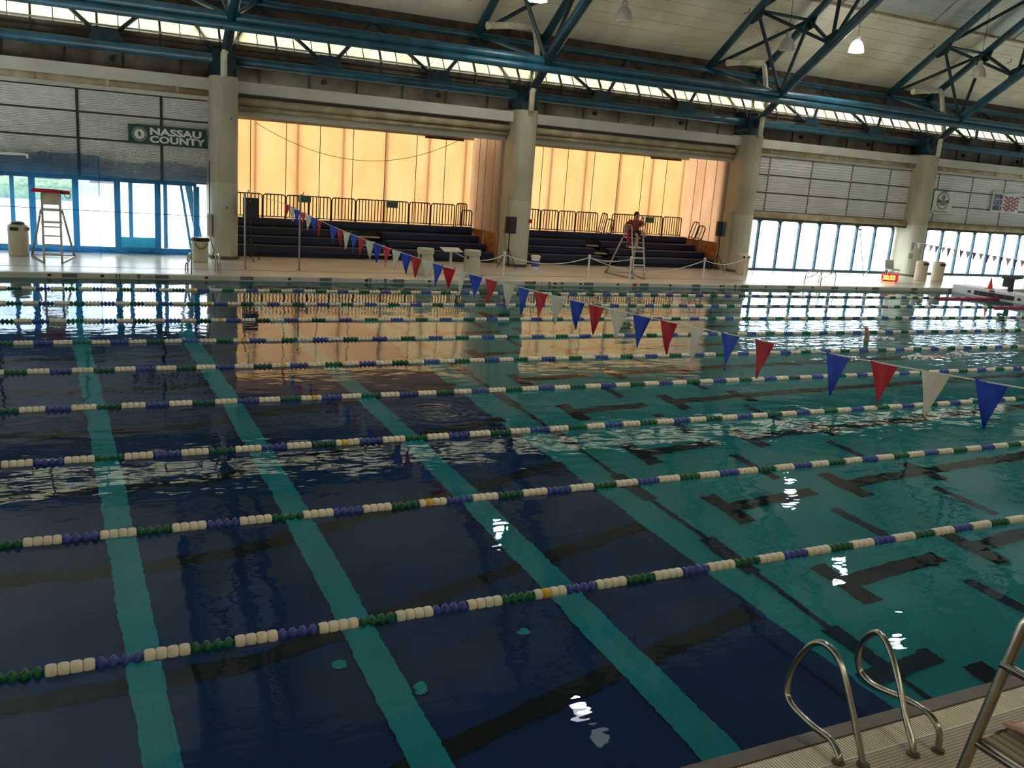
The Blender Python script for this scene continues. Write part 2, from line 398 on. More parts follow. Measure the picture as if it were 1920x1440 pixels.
# ================================================================== DECKS
fd = thing('floor_far_deck', 'pale concrete deck along the far side of the pool', 'deck', kind='structure')
obj('deck_slab', rect(XL - 6, XR + 4, FAR_Y + .28, 38.4, -.3, DZ), 'deck_concrete', fd)
obj('drain_slot', rect(XL, XR, 30.55, 30.59, DZ, DZ + .004), 'black_mark', fd)
g = MB().prism([(FAR_Y, -.2), (FAR_Y, DZ - .02), (FAR_Y + .03, DZ + .01), (FAR_Y + .28, DZ + .012), (FAR_Y + .28, -.2)], XL, XR, 'x')
gut = obj('gutter_rim', g, 'gutter_beige', fd)
for x in [5.12 + 2.507 * k for k in range(-4, 14)]:
    obj('lane_plate', rect(x - .2, x + .2, FAR_Y - .012, FAR_Y, .03, DZ - .01), 'marker_grey', gut)
for x in (-.42, .97, 3.9, 6.45, 9.0, 11.25, 13.6, 16.2, 16.5, 17.3, 18.95, 21.4, 23.9, 26.3, 28.9, 31.5):
    obj('inlet_hole', rect(x - .05, x + .05, FAR_Y - .012, FAR_Y, .05, .12), 'black_mark', gut)
obj('red_plate', rect(19.62, 19.82, FAR_Y - .012, FAR_Y, .03, DZ - .01), 'marker_red', gut)
for s, x in (('11 FT 0 IN', 1.3), ('10 FT 0 IN', 9.0), ('9 FT 6 IN', 15.3), ('9 FT 0 IN', 24.0)):
    a, _, b, _ = s.split(' ')
    text('depth_number', a, .185, 'black_mark', gut, (x, FAR_Y - .008, .025), bold=.004)
    text('depth_number', b, .185, 'black_mark', gut, (x + .62, FAR_Y - .008, .025), bold=.004)
    text('depth_unit', 'FT', .07, 'marker_grey', gut, (x + .32, FAR_Y - .008, .045))
    text('depth_unit', 'INCHES', .07, 'marker_grey', gut, (x + .82, FAR_Y - .008, .045))
nd = thing('floor_near_deck', 'beige mosaic tiled deck beside the steel pool ladder', 'deck', kind='structure')
obj('deck_tiles', rect(XL - 6, XR + 4, -6, NEAR_Y - .42, -.3, DZ), 'tile_deck', nd)
obj('gutter_lip', MB().prism([(NEAR_Y, -.3), (NEAR_Y, .05), (NEAR_Y - .03, .10), (NEAR_Y - .17, .12), (NEAR_Y - .20, .08), (NEAR_Y - .20, -.3)], XL, XR, 'x'), 'gutter_steel', nd)
gr = MB(); x = -1.0
while x < 14:
    gr.box(x, x + .014, NEAR_Y - .415, NEAR_Y - .205, .06, DZ - .015); x += .024
gr.box(-1, 14, NEAR_Y - .42, NEAR_Y - .405, .05, DZ - .004)
tag(obj('grating_bars', gr, 'float_white', nd), kind='stuff')
obj('gutter_trough', rect(XL, XR, NEAR_Y - .42, NEAR_Y - .20, -.3, .06), 'gutter_steel', nd)

# ================================================================== COLUMNS
def stadium(r, y0, y1, n=10):
    p = []
    for i in range(n + 1):
        a = math.pi + math.pi * i / n; p.append((r * math.cos(a), y0 + r * math.sin(a)))
    for i in range(n + 1):
        a = math.pi * i / n; p.append((r * math.cos(a), y1 + r * math.sin(a)))
    return p
COLBL = ['beige oval column out past the blue netting', 'beige oval column between the blue netting and the seating alcove', 'beige oval column with the red alarm box',
         'beige oval column between the lifeguard chair and the bright windows', 'pale oval column beside the two tall bins', 'beige oval column at the end of the striped banner bay']
for i, x in enumerate(CX):
    t = thing('column', COLBL[i], 'column', (x, 0, 0), kind='structure')
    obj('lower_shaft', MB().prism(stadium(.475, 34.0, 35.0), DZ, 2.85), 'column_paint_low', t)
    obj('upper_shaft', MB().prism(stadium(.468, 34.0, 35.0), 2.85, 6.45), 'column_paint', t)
    obj('plinth', MB().prism(stadium(.49, 34.0, 35.0), DZ, DZ + .12), 'girder_grey', t)
    cp = obj('bearing_block', MB().prism([(-.34, 6.45), (.34, 6.45), (.42, 6.75), (.30, 7.35), (-.30, 7.35), (-.42, 6.75)], 33.9, 34.9, 'y'), 'steel_dark', t)
    for sx in (-.36, .36): obj('gusset_plate', MB().prism([(33.75, 6.5), (34.9, 6.5), (34.9, 7.5), (34.3, 7.5)], sx - .02, sx + .02, 'x'), 'steel_dark', t)
    obj('knee_strut', MB().tube([(0, 34.2, 6.75), (0, 32.6, 8.05)], .17, 10), 'steel_dark', t)

# ================================================================== BACK WALL BANDS
wb = thing('wall_back', 'banded back wall with pale fascia beam over the column heads', 'wall', kind='structure')
for i in range(len(CX) - 1):
    a, b = CX[i] + .46, CX[i + 1] - .46
    obj('fascia_beam', rect(a, b, 34.25, 34.55, 5.98, 6.38), 'fascia', wb)
    obj('shadow_gap', rect(a, b, 34.62, 34.7, 5.80, 6.02), 'mullion_brown', wb)
    obj('girder_band', rect(CX[i], CX[i + 1], 34.95, 35.05, 6.3, 7.32), 'girder_grey', wb)
    for k in range(6):
        x = a + (b - a) * (k + .5) / 6
        obj('band_rib', rect(x - .03, x + .03, 34.88, 34.96, 6.38, 7.1), 'rust_brown', wb)
    obj('ledge', rect(CX[i], CX[i + 1], 34.6, 34.95, 6.93, 6.98), 'fascia', wb)
    for f in (.3, .72):
        x = a + (b - a) * f; m_ = MB(); m_.lathe([(.09, 34.8), (.09, 34.95)], (x, 0, 6.72), 10, 'y'); obj('vent_stub', m_, 'black_mark', wb)
    gb = MB().box(CX[i], CX[i + 1], 34.95, 35.02, 7.3, 7.70)
    obj('sill_girder', gb, 'girder_grey', wb)
    obj('girder_flange', rect(CX[i], CX[i + 1], 34.82, 35.0, 7.48, 7.52), 'rust_brown', wb)

# clerestory
cl = thing('window_1', 'long glowing clerestory strip of translucent panes under the eave', 'clerestory', kind='structure')
CB, CT = (34.86, 7.66), (35.55, 8.62)
pw_ = .657; pane = MB().quad((.0, CB[0], CB[1]), (pw_ - .03, CB[0], CB[1]), (pw_ - .03, CT[0], CT[1]), (.0, CT[0], CT[1])).mesh('pane', 'clerestory_sheet')
mu = MB().tube([(0, CB[0] - .02, CB[1]), (0, CT[0] - .02, CT[1])], .022, 4).mesh('mullion', 'mullion_grey')
mu2 = MB().tube([(0, CB[0] - .07, CB[1] - .35), (0, CB[0] - .07, CB[1]), (0, CT[0] - .07, CT[1])], .05, 4).mesh('mullion', 'rust_brown')
x = CX[0]; k = 0
while x < CX[-1]:
    link('pane', pane, cl, (x, 0, 0)); link('mullion', mu2 if k % 3 == 0 else mu, cl, (x - .015, 0, 0)); x += pw_; k += 1
obj('sill_pipe', MB().tube([(CX[0], 34.78, 7.73), (CX[-1], 34.78, 7.73)], .035, 6), 'fascia', cl)
obj('head_strip', rect(CX[0], CX[-1], 35.48, 35.56, 8.58, 8.66), 'fascia', cl)

# eave truss
et = thing('eave_truss', 'long blue steel eave truss running above the column heads', 'truss', kind='structure')
X0, X1 = CX[0] - 3, CX[-1] + 3
obj('lower_pipe', MB().tube([(X0, 34.3, 7.04), (X1, 34.3, 7.04)], .17, 12), 'steel_blue', et, smooth=True)
obj('upper_pipe', MB().tube([(X0, 36.05, 9.30), (X1, 36.05, 9.30)], .16, 12), 'steel_blue', et, smooth=True)
obj('main_beam', MB().tube([(X0, 32.6, 8.25), (X1, 32.6, 8.25)], .16, 12), 'steel_blue', et, smooth=True)
obj('main_beam', MB().tube([(X0, 32.6, 7.97), (X1, 32.6, 7.97)], .15, 12), 'steel_blue', et, smooth=True)
obj('beam_web', rect(X0, X1, 32.57, 32.63, 7.95, 8.25), 'steel_blue', et)
gp = MB().prism([(-.62, 7.0), (.62, 7.0), (.36, 7.62), (-.36, 7.62)], -.03, .03, 'y').mesh('gusset', 'steel_dark')
gp2 = MB().prism([(-.55, 9.35), (.55, 9.35), (.4, 8.98), (-.4, 8.98)], -.03, .03, 'y').mesh('gusset', 'steel_dark')
for x in CX[:-1]:
    nodes = [x, x + 3.75, x + 8.1, x + 11.83]; tops = [x + 1.5, x + 5.9, x + 10.3]
    for j, tx in enumerate(tops):
        for bx in (nodes[j], nodes[j + 1]):
            if bx in (x, x + 11.83):
                obj('brace', MB().tube([(bx, 34.5, 6.9), (tx, 36.05, 9.3)], .09, 8), 'steel_dark', et)
            else:
                obj('brace', MB().tube([(bx, 34.35, 7.2), (tx, 36.05, 9.3)], .075, 6), 'steel_dark', et)
    link('gusset', gp, et, (nodes[1], 34.32, 0)); link('gusset', gp, et, (nodes[2], 34.32, 0)); link('gusset', gp2, et, (tops[1], 36.03, 0))

# ================================================================== CEILING
SL = .72
def cz(y): return 9.82 + SL * (36.3 - y)
ce = thing('ceiling', 'sloping beige panelled ceiling rising from the eave', 'ceiling', kind='structure')
obj('eave_soffit', MB().prism([(35.56, 8.64), (36.6, 8.64), (36.6, 9.95), (36.3, 9.82), (36.2, 9.5)], X0, X1, 'x'), 'rust_brown', ce)
st = .475
for i in range(len(CX) - 1):
    for k in range(8):
        ya, yb = 36.3 - k * st, 36.3 - (k + 1) * st + .028
        m_ = MB().prism([(ya, cz(ya)), (yb, cz(yb)), (yb, cz(yb) + .05), (ya, cz(ya) + .05)], CX[i] + .006, CX[i + 1] - .006, 'x')
        obj('ceiling_panel', m_, 'ceiling_panel', ce)
    cm = MB(); y = 36.3 - 8 * st; n = 0
    ytop = y - 2.6
    while y > ytop:                                     # corrugated strip
        a = .03 if n % 2 else 0; b = 0 if n % 2 else .03
        cm.quad((CX[i] + .6, y, cz(y) + a), (CX[i + 1] - .6, y, cz(y) + a), (CX[i + 1] - .6, y - .09, cz(y - .09) + b), (CX[i] + .6, y - .09, cz(y - .09) + b)); y -= .09; n += 1
    obj('corrugated_sheet', cm, 'corrugated', ce)
    obj('valley_panel', MB().prism([(36.3 - 8 * st, cz(36.3 - 8 * st)), (ytop, cz(ytop)), (ytop, cz(ytop) + .05), (36.3 - 8 * st, cz(36.3 - 8 * st) + .05)], CX[i] - .6, CX[i] + .6, 'x'), 'ceiling_panel', ce)
    for k in range(26):
        ya, yb = ytop - k * st * 1.05, ytop - (k + 1) * st * 1.05 + .012
        if yb < 16.4: break
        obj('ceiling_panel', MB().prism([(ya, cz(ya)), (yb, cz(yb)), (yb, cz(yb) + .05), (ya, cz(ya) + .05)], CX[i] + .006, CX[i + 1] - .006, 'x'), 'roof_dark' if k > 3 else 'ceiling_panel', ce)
RY = 16.5
obj('roof_deck', MB().prism([(36.7, cz(36.7) + .12), (RY, cz(RY) + .12), (RY, cz(RY) + .3), (36.7, cz(36.7) + .3)], XL - 7, XR + 5, 'x'), 'wall_shade', ce)
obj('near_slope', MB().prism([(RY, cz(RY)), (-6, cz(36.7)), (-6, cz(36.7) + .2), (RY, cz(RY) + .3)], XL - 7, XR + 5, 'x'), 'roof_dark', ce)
# enclosing walls behind and beside the viewer
wn = struct('wall_near', MB().box(XL - 7, XR + 5, -6.2, -6, -.3, 7.8).box(XL - 7, XR + 5, -6.2, -6, 9.2, 10), 'wall_plain', 'plain painted wall behind the near deck', 'wall')
c2 = thing('window_5', 'long clerestory strip of translucent panes over the near deck', 'clerestory', kind='structure')  # unseen strip added behind the viewer to bring daylight to the near half
for k in range(36):
    x = XL - 7 + 2.2 * k
    if x > XR + 4: break
    obj('pane', MB().quad((x, -6.1, 7.8), (x + 2.15, -6.1, 7.8), (x + 2.15, -6.1, 9.2), (x, -6.1, 9.2)), 'clerestory_sheet', c2); obj('mullion', rect(x - .05, x + .0, -6.16, -6.04, 7.8, 9.2), 'mullion_grey', c2)
for nm, x, lb in (('wall_left', XL - 7, 'plain painted end wall by the diving well'), ('wall_right', XR + 4.8, 'plain painted end wall past the bulkhead')):
    m_ = MB().prism([(-6, -.3), (38.4, -.3), (38.4, 8.6), (36.7, cz(36.7)), (RY, cz(RY)), (-6, cz(36.7))], x, x + .2, 'x'); struct(nm, m_, 'wall_plain', lb, 'wall')
struct('wall_back_ends', MB().box(XL - 7, CX[0], 34.9, 35.2, 0, 9.3).box(CX[-1], XR + 5, 34.9, 35.2, 0, 9.3), 'wall_plain', 'plain stretches of back wall beyond the outer columns', 'wall')

# roof trusses
def tz(y): return 9.4 + SL * (36.05 - y)
def bz(y): return 8.25 + .69 * (32.6 - y)
TL = ['blue tube roof truss rising over the blue netting column', 'blue tube roof truss over the column with the red alarm box', 'blue tube roof truss over the column by the lifeguard chair', 'blue tube roof truss over the column by the two tall bins',
      'blue tube roof truss at the striped banner end']
for i, x in enumerate(CX[1:]):
    t = thing('roof_truss', TL[i], 'truss', (x, 0, 0), kind='structure')
    for sx in (-1.5, 1.5): obj('top_chord', MB().tube([(sx, 36.1, tz(36.1)), (sx, RY, tz(RY))], .17, 10), 'steel_blue', t, smooth=True)
    obj('bottom_chord', MB().tube([(0, 32.65, bz(32.65)), (0, RY, bz(RY))], .2, 12), 'steel_blue', t, smooth=True)
    Nn = [32.6, 29.9, 25.5, 21, 17]; Tn = [36.05, 33.0, 28.0, 23.2, 19]
    def web(p, q, r=.075, m='steel_dark'): obj('web_strut', MB().tube([p, q], r, 6), m, t)
    for k in range(4):
        for sx in (-1.5, 1.5):
            if k == 0: web((0, Nn[0], bz(Nn[0])), (sx, Tn[0], tz(Tn[0])), .08, 'steel_blue')
            web((0, Nn[k], bz(Nn[k])), (sx, Tn[k + 1], tz(Tn[k + 1])), .08)
            web((sx, Tn[k + 1], tz(Tn[k + 1])), (0, Nn[k + 1], bz(Nn[k + 1])), .08)
        web((-1.5, Tn[k + 1], tz(Tn[k + 1])), (1.5, Tn[k + 1], tz(Tn[k + 1])), .075)
        web((-1.5, Tn[k], tz(Tn[k])), (1.5, Tn[k + 1], tz(Tn[k + 1])), .08)
        for sx in (-1.5, 1.5):
            y = Tn[k + 1]; obj('gusset', MB().prism([(y + .55, tz(y + .55)), (y - .55, tz(y - .55)), (y - .3, tz(y) - .35), (y + .3, tz(y) - .55)], sx - .03, sx + .03, 'x'), 'steel_dark', t)
        y = Nn[k + 1]; obj('gusset', MB().prism([(y + .5, bz(y + .5)), (y - .5, bz(y - .5)), (y - .25, bz(y) + .55), (y + .3, bz(y) + .35)], -.03, .03, 'x'), 'steel_dark', t)
# white insulated pipes at the column heads
PL = ['white lagged drain pipe dropping to the column by the blue netting', 'white lagged drain pipe dropping to the column with the red alarm box', 'white lagged drain pipe dropping to the column by the lifeguard chair', 'white lagged drain pipe dropping to the column by the two tall bins']
for i, x in enumerate(CX[1:5]):
    t = thing('drain_pipe', PL[i], 'pipe', (x, 0, 0), group='lagged drain pipes at the column heads')
    obj('crosswise_pipe', MB().tube([(-1.9, 34.0, 9.45), (-.7, 34.0, 9.62), (-.05, 34.0, 9.68)], .13, 10), 'duct_white', t, smooth=True)
    obj('downpipe', MB().tube([(-.05, 34.0, 9.70), (.12, 34.0, 9.5), (.2, 33.95, 9.1), (.2, 33.7, 8.2), (.12, 33.45, 7.55), (-.1, 33.42, 7.15), (-.1, 33.42, 6.4)], .115, 10), 'duct_white', t, smooth=True)
    obj('end_cap', MB().tube([(-2.0, 34.0, 9.44), (-1.9, 34.0, 9.45)], .15, 10), 'duct_white', t)
# sprinkler main under the roof
sp = thing('sprinkler_pipe', 'rusty cream sprinkler main hung under the ceiling', 'pipe')
obj('main_pipe', MB().tube([(CX[1], 32.6, cz(32.6) - .12), (CX[-1], 32.6, cz(32.6) - .12)], .06, 8), 'pipe_rust', sp)
for x in [CX[1] + 2.9 + 5.9 * k for k in range(8)]:
    obj('branch_pipe', MB().tube([(x, 32.6, cz(32.6) - .12), (x, 29.5, cz(29.5) - .12)], .035, 6), 'pipe_rust', sp)
    obj('drop_arm', MB().tube([(x + 1.6, 33.6, cz(33.6)), (x + 1.6, 33.6, cz(33.6) - .18), (x + 1.3, 33.6, cz(33.6) - .28)], .018, 5), 'mullion_brown', sp)

# ================================================================== BAYS WITH LOUVRES AND WINDOWS
def louver(w, h, pitch):
    mb = MB(); n = max(1, round(h / pitch)); p = h / n
    for i in range(n):
        z0, z1 = i * p, (i + 1) * p
        a, b = z0 + p * .38, z0 + p * .62
        mb.quad((0, -.05, z0), (w, -.05, z0), (w, -.05, a), (0, -.05, a)); mb.quad((0, -.05, a), (w, -.05, a), (w, .0, b), (0, .0, b))
        mb.quad((0, 0, b), (w, 0, b), (w, -.05, z1), (0, -.05, z1))
    mb.quad((0, .03, 0), (0, .03, h), (w, .03, h), (w, .03, 0)); return mb
def door_bay(i, label, mull, zs, pitch, mm, hm, mw):
    a, b = CX[i] + .4, CX[i + 1] - .4; yd = 34.62
    t = thing('roll_up_door', label, 'door', ((a + b) / 2, yd, 0)); ox = (a + b) / 2
    obj('roller_housing', MB().tube([(a - ox, -.12, 5.90), (b - ox, -.12, 5.90)], .14, 10), 'beige_pipe', t, smooth=True)
    obj('header_strip', rect(a - ox, b - ox, -.12, .0, 5.63, 5.78), 'fascia', t)
    for k in range(5):
        x = a + (b - a) * (k + .5) / 5 - ox; obj('bracket', rect(x - .04, x + .04, -.28, .0, 5.78, 6.02), 'beige_pipe', t)
    edges = [a] + mull + [b]
    for j in range(len(edges) - 1):
        x0, x1 = edges[j] + .03 - ox, edges[j + 1] - .03 - ox
        for k in range(len(zs) - 1):
            obj('louver_panel', louver(x1 - x0, zs[k + 1] - zs[k] - .06, pitch), 'louver_white', t, (x0, 0, zs[k] + .03))
    for x in mull: obj('mullion', rect(x - mw - ox, x + mw - ox, -.06, .03, zs[0], zs[-1]), mm, t)
    for z in zs[1:-1]: obj('dark_rail', rect(a - ox, b - ox, -.045, .0, z - .035, z + .035), hm, t)
    return t
def window_bay(i, n, label, xs, z0, z1, wide=.05):
    yw = 34.95
    t = thing('window_%d' % n, label, 'window', ((CX[i] + CX[i + 1]) / 2, yw, 0), kind='structure'); ox = (CX[i] + CX[i + 1]) / 2
    for j in range(len(xs) - 1):
        obj('pane', rect(xs[j] + .05 - ox, xs[j + 1] - .05 - ox, .0, .012, z0, z1), 'window_glass', t)
    for x in xs:
        obj('mullion', rect(x - wide - ox, x + wide - ox, -.06, .08, z0, z1), 'window_blue', t)
        if n > 2:
            for sx in (-1, 1):
                obj('corner_fillet', MB().prism([(x + sx * wide - ox, z1), (x + sx * (wide + .16) - ox, z1), (x + sx * (wide + .05) - ox, z1 - .05), (x + sx * wide - ox, z1 - .16)], -.02, .03, 'y'), 'window_blue', t)
    obj('bottom_rail', rect(xs[0] - ox, xs[-1] - ox, -.06, .1, DZ - .02, z0), 'window_blue', t)
    obj('top_rail', rect(xs[0] - ox, xs[-1] - ox, -.06, .1, z1, z1 + .12), 'window_blue', t)
    return t
# bay behind the blue net
door_bay(0, 'grey slatted roll-up door wall with brown mullions above the blue netting', [-4.72, -2.09, .54, 3.17], [2.75, 4.02, 4.88, 5.62], .055, 'mullion_brown', 'mullion_brown', .045)
window_bay(0, 2, 'tall windows seen through the blue netting', [-6.2 + 1.32 * k for k in range(9)] , .36, 2.62, .10)
sp_ = bpy.data.objects['window_2']
for j in range(6, 7): obj('spandrel', rect(-6.2 + 1.32 * j + .1 - sp_.location.x, -6.2 + 1.32 * (j + 1) - .1 - sp_.location.x, .03, .04, .36, .72), 'spandrel_sheet', sp_)
# bright bays
BL = [(3, 'white louvred roll-up door wall above the bright windows beside the lifeguard chair column'), (4, 'white louvred roll-up door wall holding the striped banner')]
for i, lb in BL:
    m0 = CX[i] + 1.71
    t = door_bay(i, lb, [m0 + 2.72 * k for k in range(4)], [3.06, 3.94, 4.78, 5.62], .125, 'mullion_grey', 'mullion_brown', .025)
    a, b = CX[i] + .4 - t.location.x, CX[i + 1] - .4 - t.location.x
    tu = obj('bottom_tube', MB().tube([(a, -.2, 2.88), (b, -.2, 2.88)], .17, 12), 'beige_pipe', t, smooth=True)
    for k in range(5):
        x = a + (b - a) * (k + .4) / 5; obj('rust_strap', MB().tube([(x, -.2, 2.88), (x + .07, -.2, 2.88)], .176, 12), 'pipe_rust', tu)
    obj('bottom_bar', rect(a, b, -.32, -.1, 2.66, 2.71), 'rust_brown', t)
window_bay(3, 3, 'row of tall blue framed windows between the two oval columns', [29.4 + 1.325 * k for k in range(9)], .28, 2.60)
window_bay(4, 4, 'row of tall blue framed windows behind the purple pennants', [41.25 + 1.325 * k for k in range(9)], .28, 2.60)
for i in (0, 3, 4):
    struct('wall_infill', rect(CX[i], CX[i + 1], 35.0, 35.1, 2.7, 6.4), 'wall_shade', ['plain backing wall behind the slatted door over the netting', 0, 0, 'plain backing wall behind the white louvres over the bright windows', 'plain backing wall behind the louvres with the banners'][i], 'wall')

# ================================================================== CURTAIN ALCOVES
YB = 38.1
def alcove(i, n, thin, thick, label, slabel):
    a, b = CX[i] + .5, CX[i + 1] - .5
    w = thing('wall_alcove_%d' % n, label, 'wall', ((a + b) / 2, YB, 0), kind='structure'); ox = (a + b) / 2
    ed = [a] + thin + [b]
    for j in range(len(ed) - 1):
        x0, x1 = ed[j] - ox, ed[j + 1] - ox
        obj('curtain_panel', MB().quad((x0, 0, DZ), (x1, 0, DZ), (x1, 0, 5.4), (x0, 0, 5.4)), 'curtain_orange', w)
    for x in thin: obj('panel_seam', rect(x - .014 - ox, x + .014 - ox, -.012, .0, DZ, 5.4), 'mullion_brown', w)
    for x in thick: obj('outer_stud', rect(x - .04 - ox, x + .04 - ox, .05, .11, DZ, 5.6), 'wood_orange', w)
    # returns
    for sx, nm in ((b, 'side_panel'), (a, 'side_panel')):
        ys = [34.9, 35.75, 36.6, 37.3, YB]
        for j in range(4):
            obj(nm, MB().quad((sx - ox, ys[j] - YB, 1.42), (sx - ox, ys[j + 1] - YB, 1.42), (sx - ox, ys[j + 1] - YB, 5.45), (sx - ox, ys[j] - YB, 5.45)), 'curtain_side', w)
            obj('panel_seam', rect(sx - .012 - ox, sx + .012 - ox, ys[j] - .012 - YB, ys[j] + .012 - YB, 1.42, 5.45), 'step_beige', w)
        obj('wainscot', rect(sx - .03 - ox, sx + .03 - ox, 34.9 - YB, YB - YB, DZ, 1.42), 'wood_orange', w)
        for y in (34.9, 36.3): obj('wainscot_post', rect(sx - .05 - ox, sx + .05 - ox, y - .05 - YB, y + .05 - YB, DZ, 1.46), 'beige_pipe', w)
    obj('soffit', rect(a - ox, b - ox, 34.9 - YB, .02, 5.36, 5.42), 'fascia', w)
    obj('back_lintel', rect(a - ox, b - ox, -.1, -.02, 5.24, 5.4), 'fascia', w)
    obj('rusty_flashing', rect(b - 2.3 - ox, b - .5 - ox, -.14, -.02, 5.16, 5.26), 'rust_brown', w)
    obj('lintel', rect(a - ox, b - ox, 34.75 - YB, 34.9 - YB, 5.22, 5.82), 'fascia', w)
    obj('raised_door_roll', MB().tube([(a - ox, 34.5 - YB, 5.73), (b - ox, 34.5 - YB, 5.73)], .14, 12), 'beige_pipe', w, smooth=True)
    obj('raised_door_roll', MB().tube([(a - ox, 34.58 - YB, 5.50), (b - ox, 34.58 - YB, 5.50)], .09, 10), 'beige_pipe', w, smooth=True)
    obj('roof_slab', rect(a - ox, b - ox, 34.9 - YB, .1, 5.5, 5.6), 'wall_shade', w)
    obj('jamb_post', rect(b - .12 - ox, b + .12 - ox, 34.15 - YB, 34.5 - YB, DZ, 2.95), 'column_paint', w)
    return w
alcove(1, 1, [6.83, 8.25, 9.64, 11.05, 12.47, 13.88, 15.23], [7.02, 8.73, 10.64, 12.53, 14.47, 16.2], 'glowing orange curtain wall behind the bleachers with the flag line', '')
alcove(2, 2, [18.6, 20.08, 21.42, 22.88, 24.3, 25.7, 27.1], [18.75, 20.56, 22.44, 24.38, 26.27, 28.15], 'glowing orange curtain wall behind the seated lifeguard', '')
# slack wire across the first alcove
wp = [(7.0 + 8.7 * k / 20, YB - .15, 5.15 - 1.15 * (1 - ((k - 10) / 10) ** 2)) for k in range(21)]
tag(obj('hanging_wire', MB().tube(wp, .012, 5), 'mullion_brown'), 'thin slack wire swagged across the orange curtain', 'wire')

# ================================================================== BLEACHERS
def bleacher(i, label, gap, gap2=None):
    a, b = CX[i] + .58, CX[i + 1] - .62
    t = thing('bleacher', label, 'bleacher', ((a + b) / 2, 34.95, DZ), group='navy bleachers in the alcoves'); ox = (a + b) / 2
    tops = [.58, .86, 1.14, 1.46]
    for k in range(4):
        y0 = .78 * k; z = tops[k] - DZ
        segs = [(a, gap[0]), (gap[1], b)] if k < 3 else [(a, b)]
        for s0, s1 in segs:
            obj('seat_plank', MB().cbox(s0 - ox, s1 - ox, y0, y0 + .42, z - .25, z, .03), 'seat_navy', t)
            obj('foot_board', rect(s0 - ox, s1 - ox, y0 + .42, y0 + .82, z - .26, z - .2), 'bleacher_black', t)
            obj('riser', rect(s0 - ox, s1 - ox, y0 + .06, y0 + .1, 0, z - .2), 'bleacher_black', t)
        if k < 3:
            obj('aisle_step', MB().cbox(gap[0] + .06 - ox, gap[1] - .06 - ox, y0 + .05, y0 + .34, z - .26, z - .2, .02), 'step_beige', t)
            obj('aisle_riser', rect(gap[0] - ox, gap[1] - ox, y0 + .36, y0 + .4, 0, z - .1), 'bleacher_black', t)
    return t
bleacher(1, 'navy bleacher behind the flag poles and pennant line', (10.85, 11.95))
bleacher(2, 'navy bleacher behind the occupied lifeguard chair', (21.9, 22.7))

# barrier panels on top
def barrier(w, h=.96, tilt=0):
    fr = [(0, 0, 0), (0, 0, h - .1), (.03, 0, h - .03), (.1, 0, h), (w - .1, 0, h), (w - .03, 0, h - .03), (w, 0, h - .1), (w, 0, 0)]
    A = MB().tube(fr, .028, 6); A.tube([(0, 0, .06), (w, 0, .06)], .022, 6)
    Bm = MB(); n = max(2, round(w / .14))
    for k in range(1, n): Bm.tube([(w * k / n, 0, .06), (w * k / n, 0, h)], .023, 5, cap=False)
    return A, Bm
def barrier_thing(x0, x1, label, z=1.47, y=37.42, h=.94, rot=None):
    t = thing('barrier_rail', label, 'railing', (x0, y, z), group='brown barrier rails above the bleachers')
    A, Bm = barrier(x1 - x0, h); obj('frame', A, 'rail_brown', t); obj('upright_bars', Bm, 'rail_brown', t)
    if rot: t.rotation_euler = rot
    return t
j1 = [5.75, 7.2, 8.12, 9.06, 10.0, 11.04, 13.4, 14.4, 15.55]
n1 = ['beside the oval column', 'second from the oval column', 'carrying the sign by the flag pole', 'just past the sign by the flag pole', 'between the two rail signs', 'widest of the row, carrying a sign', 'second from the corner', 'next to the corner']
for k in range(8): barrier_thing(j1[k] + .02, j1[k + 1] - .02, 'brown barrier rail on the pennant bleacher, ' + n1[k])
barrier_thing(15.62, 16.35, 'brown barrier rail leaning in the alcove corner, taller one', h=1.0, rot=(0, 0, .5)); barrier_thing(15.95, 16.45, 'brown barrier rail leaning in the alcove corner, shorter one', h=.72, y=37.6)
j2 = [17.75, 18.85, 19.85, 20.78, 21.72, 22.95]
n2 = ['hidden end beside the alarm column', 'second from the alarm column', 'third from the alarm column', 'fourth from the alarm column', 'last before the leaning rails']
for k in range(5): barrier_thing(j2[k] + .02, j2[k + 1] - .02, 'brown barrier rail on the guarded bleacher, ' + n2[k])
barrier_thing(23.75, 26.7, 'brown barrier rail directly behind the seated lifeguard'); barrier_thing(26.75, 27.85, 'brown barrier rail past the seated lifeguard by the side wall')
barrier_thing(23.0, 23.35, 'folded brown rail leaning by the gap, taller one', h=1.0, rot=(0, .22, .15)); barrier_thing(23.35, 23.8, 'folded brown rail leaning by the gap, shorter one', h=.72, rot=(0, .18, .1))
barrier_thing(28.0, 28.3, 'folded brown rail leaning on the side wall, taller one', h=.86, y=36.9, rot=(0, .25, -.9)); barrier_thing(28.05, 28.35, 'folded brown rail leaning on the side wall, shorter one', h=.7, y=36.4, rot=(0, .25, -.9))
# rail notices
for x, z, lb in ((8.87, 2.16, 'small grey green NO notice behind the flag pole'), (12.62, 2.13, 'small grey green NO notice over the aisle steps'), (25.9, 2.08, 'small grey green NO notice beside the seated lifeguard')):
    t = thing('rail_notice', lb, 'sign', (x, 37.36, z), group='notices on the barrier rails')
    obj('board', rect(-.26, .26, -.01, .01, 0, .28), 'sign_grey_green', t)
    text('lettering', 'NO', .13, 'letter_dark', t, (-.23, -.012, .14), bold=.006)
    for q in (.20, .15): obj('print_line', rect(.0, .22, -.013, -.011, q, q + .022), 'letter_dark', t)
    for q in (.09, .04): obj('print_line', rect(-.22, .20, -.013, -.011, q, q + .022), 'letter_dark', t)

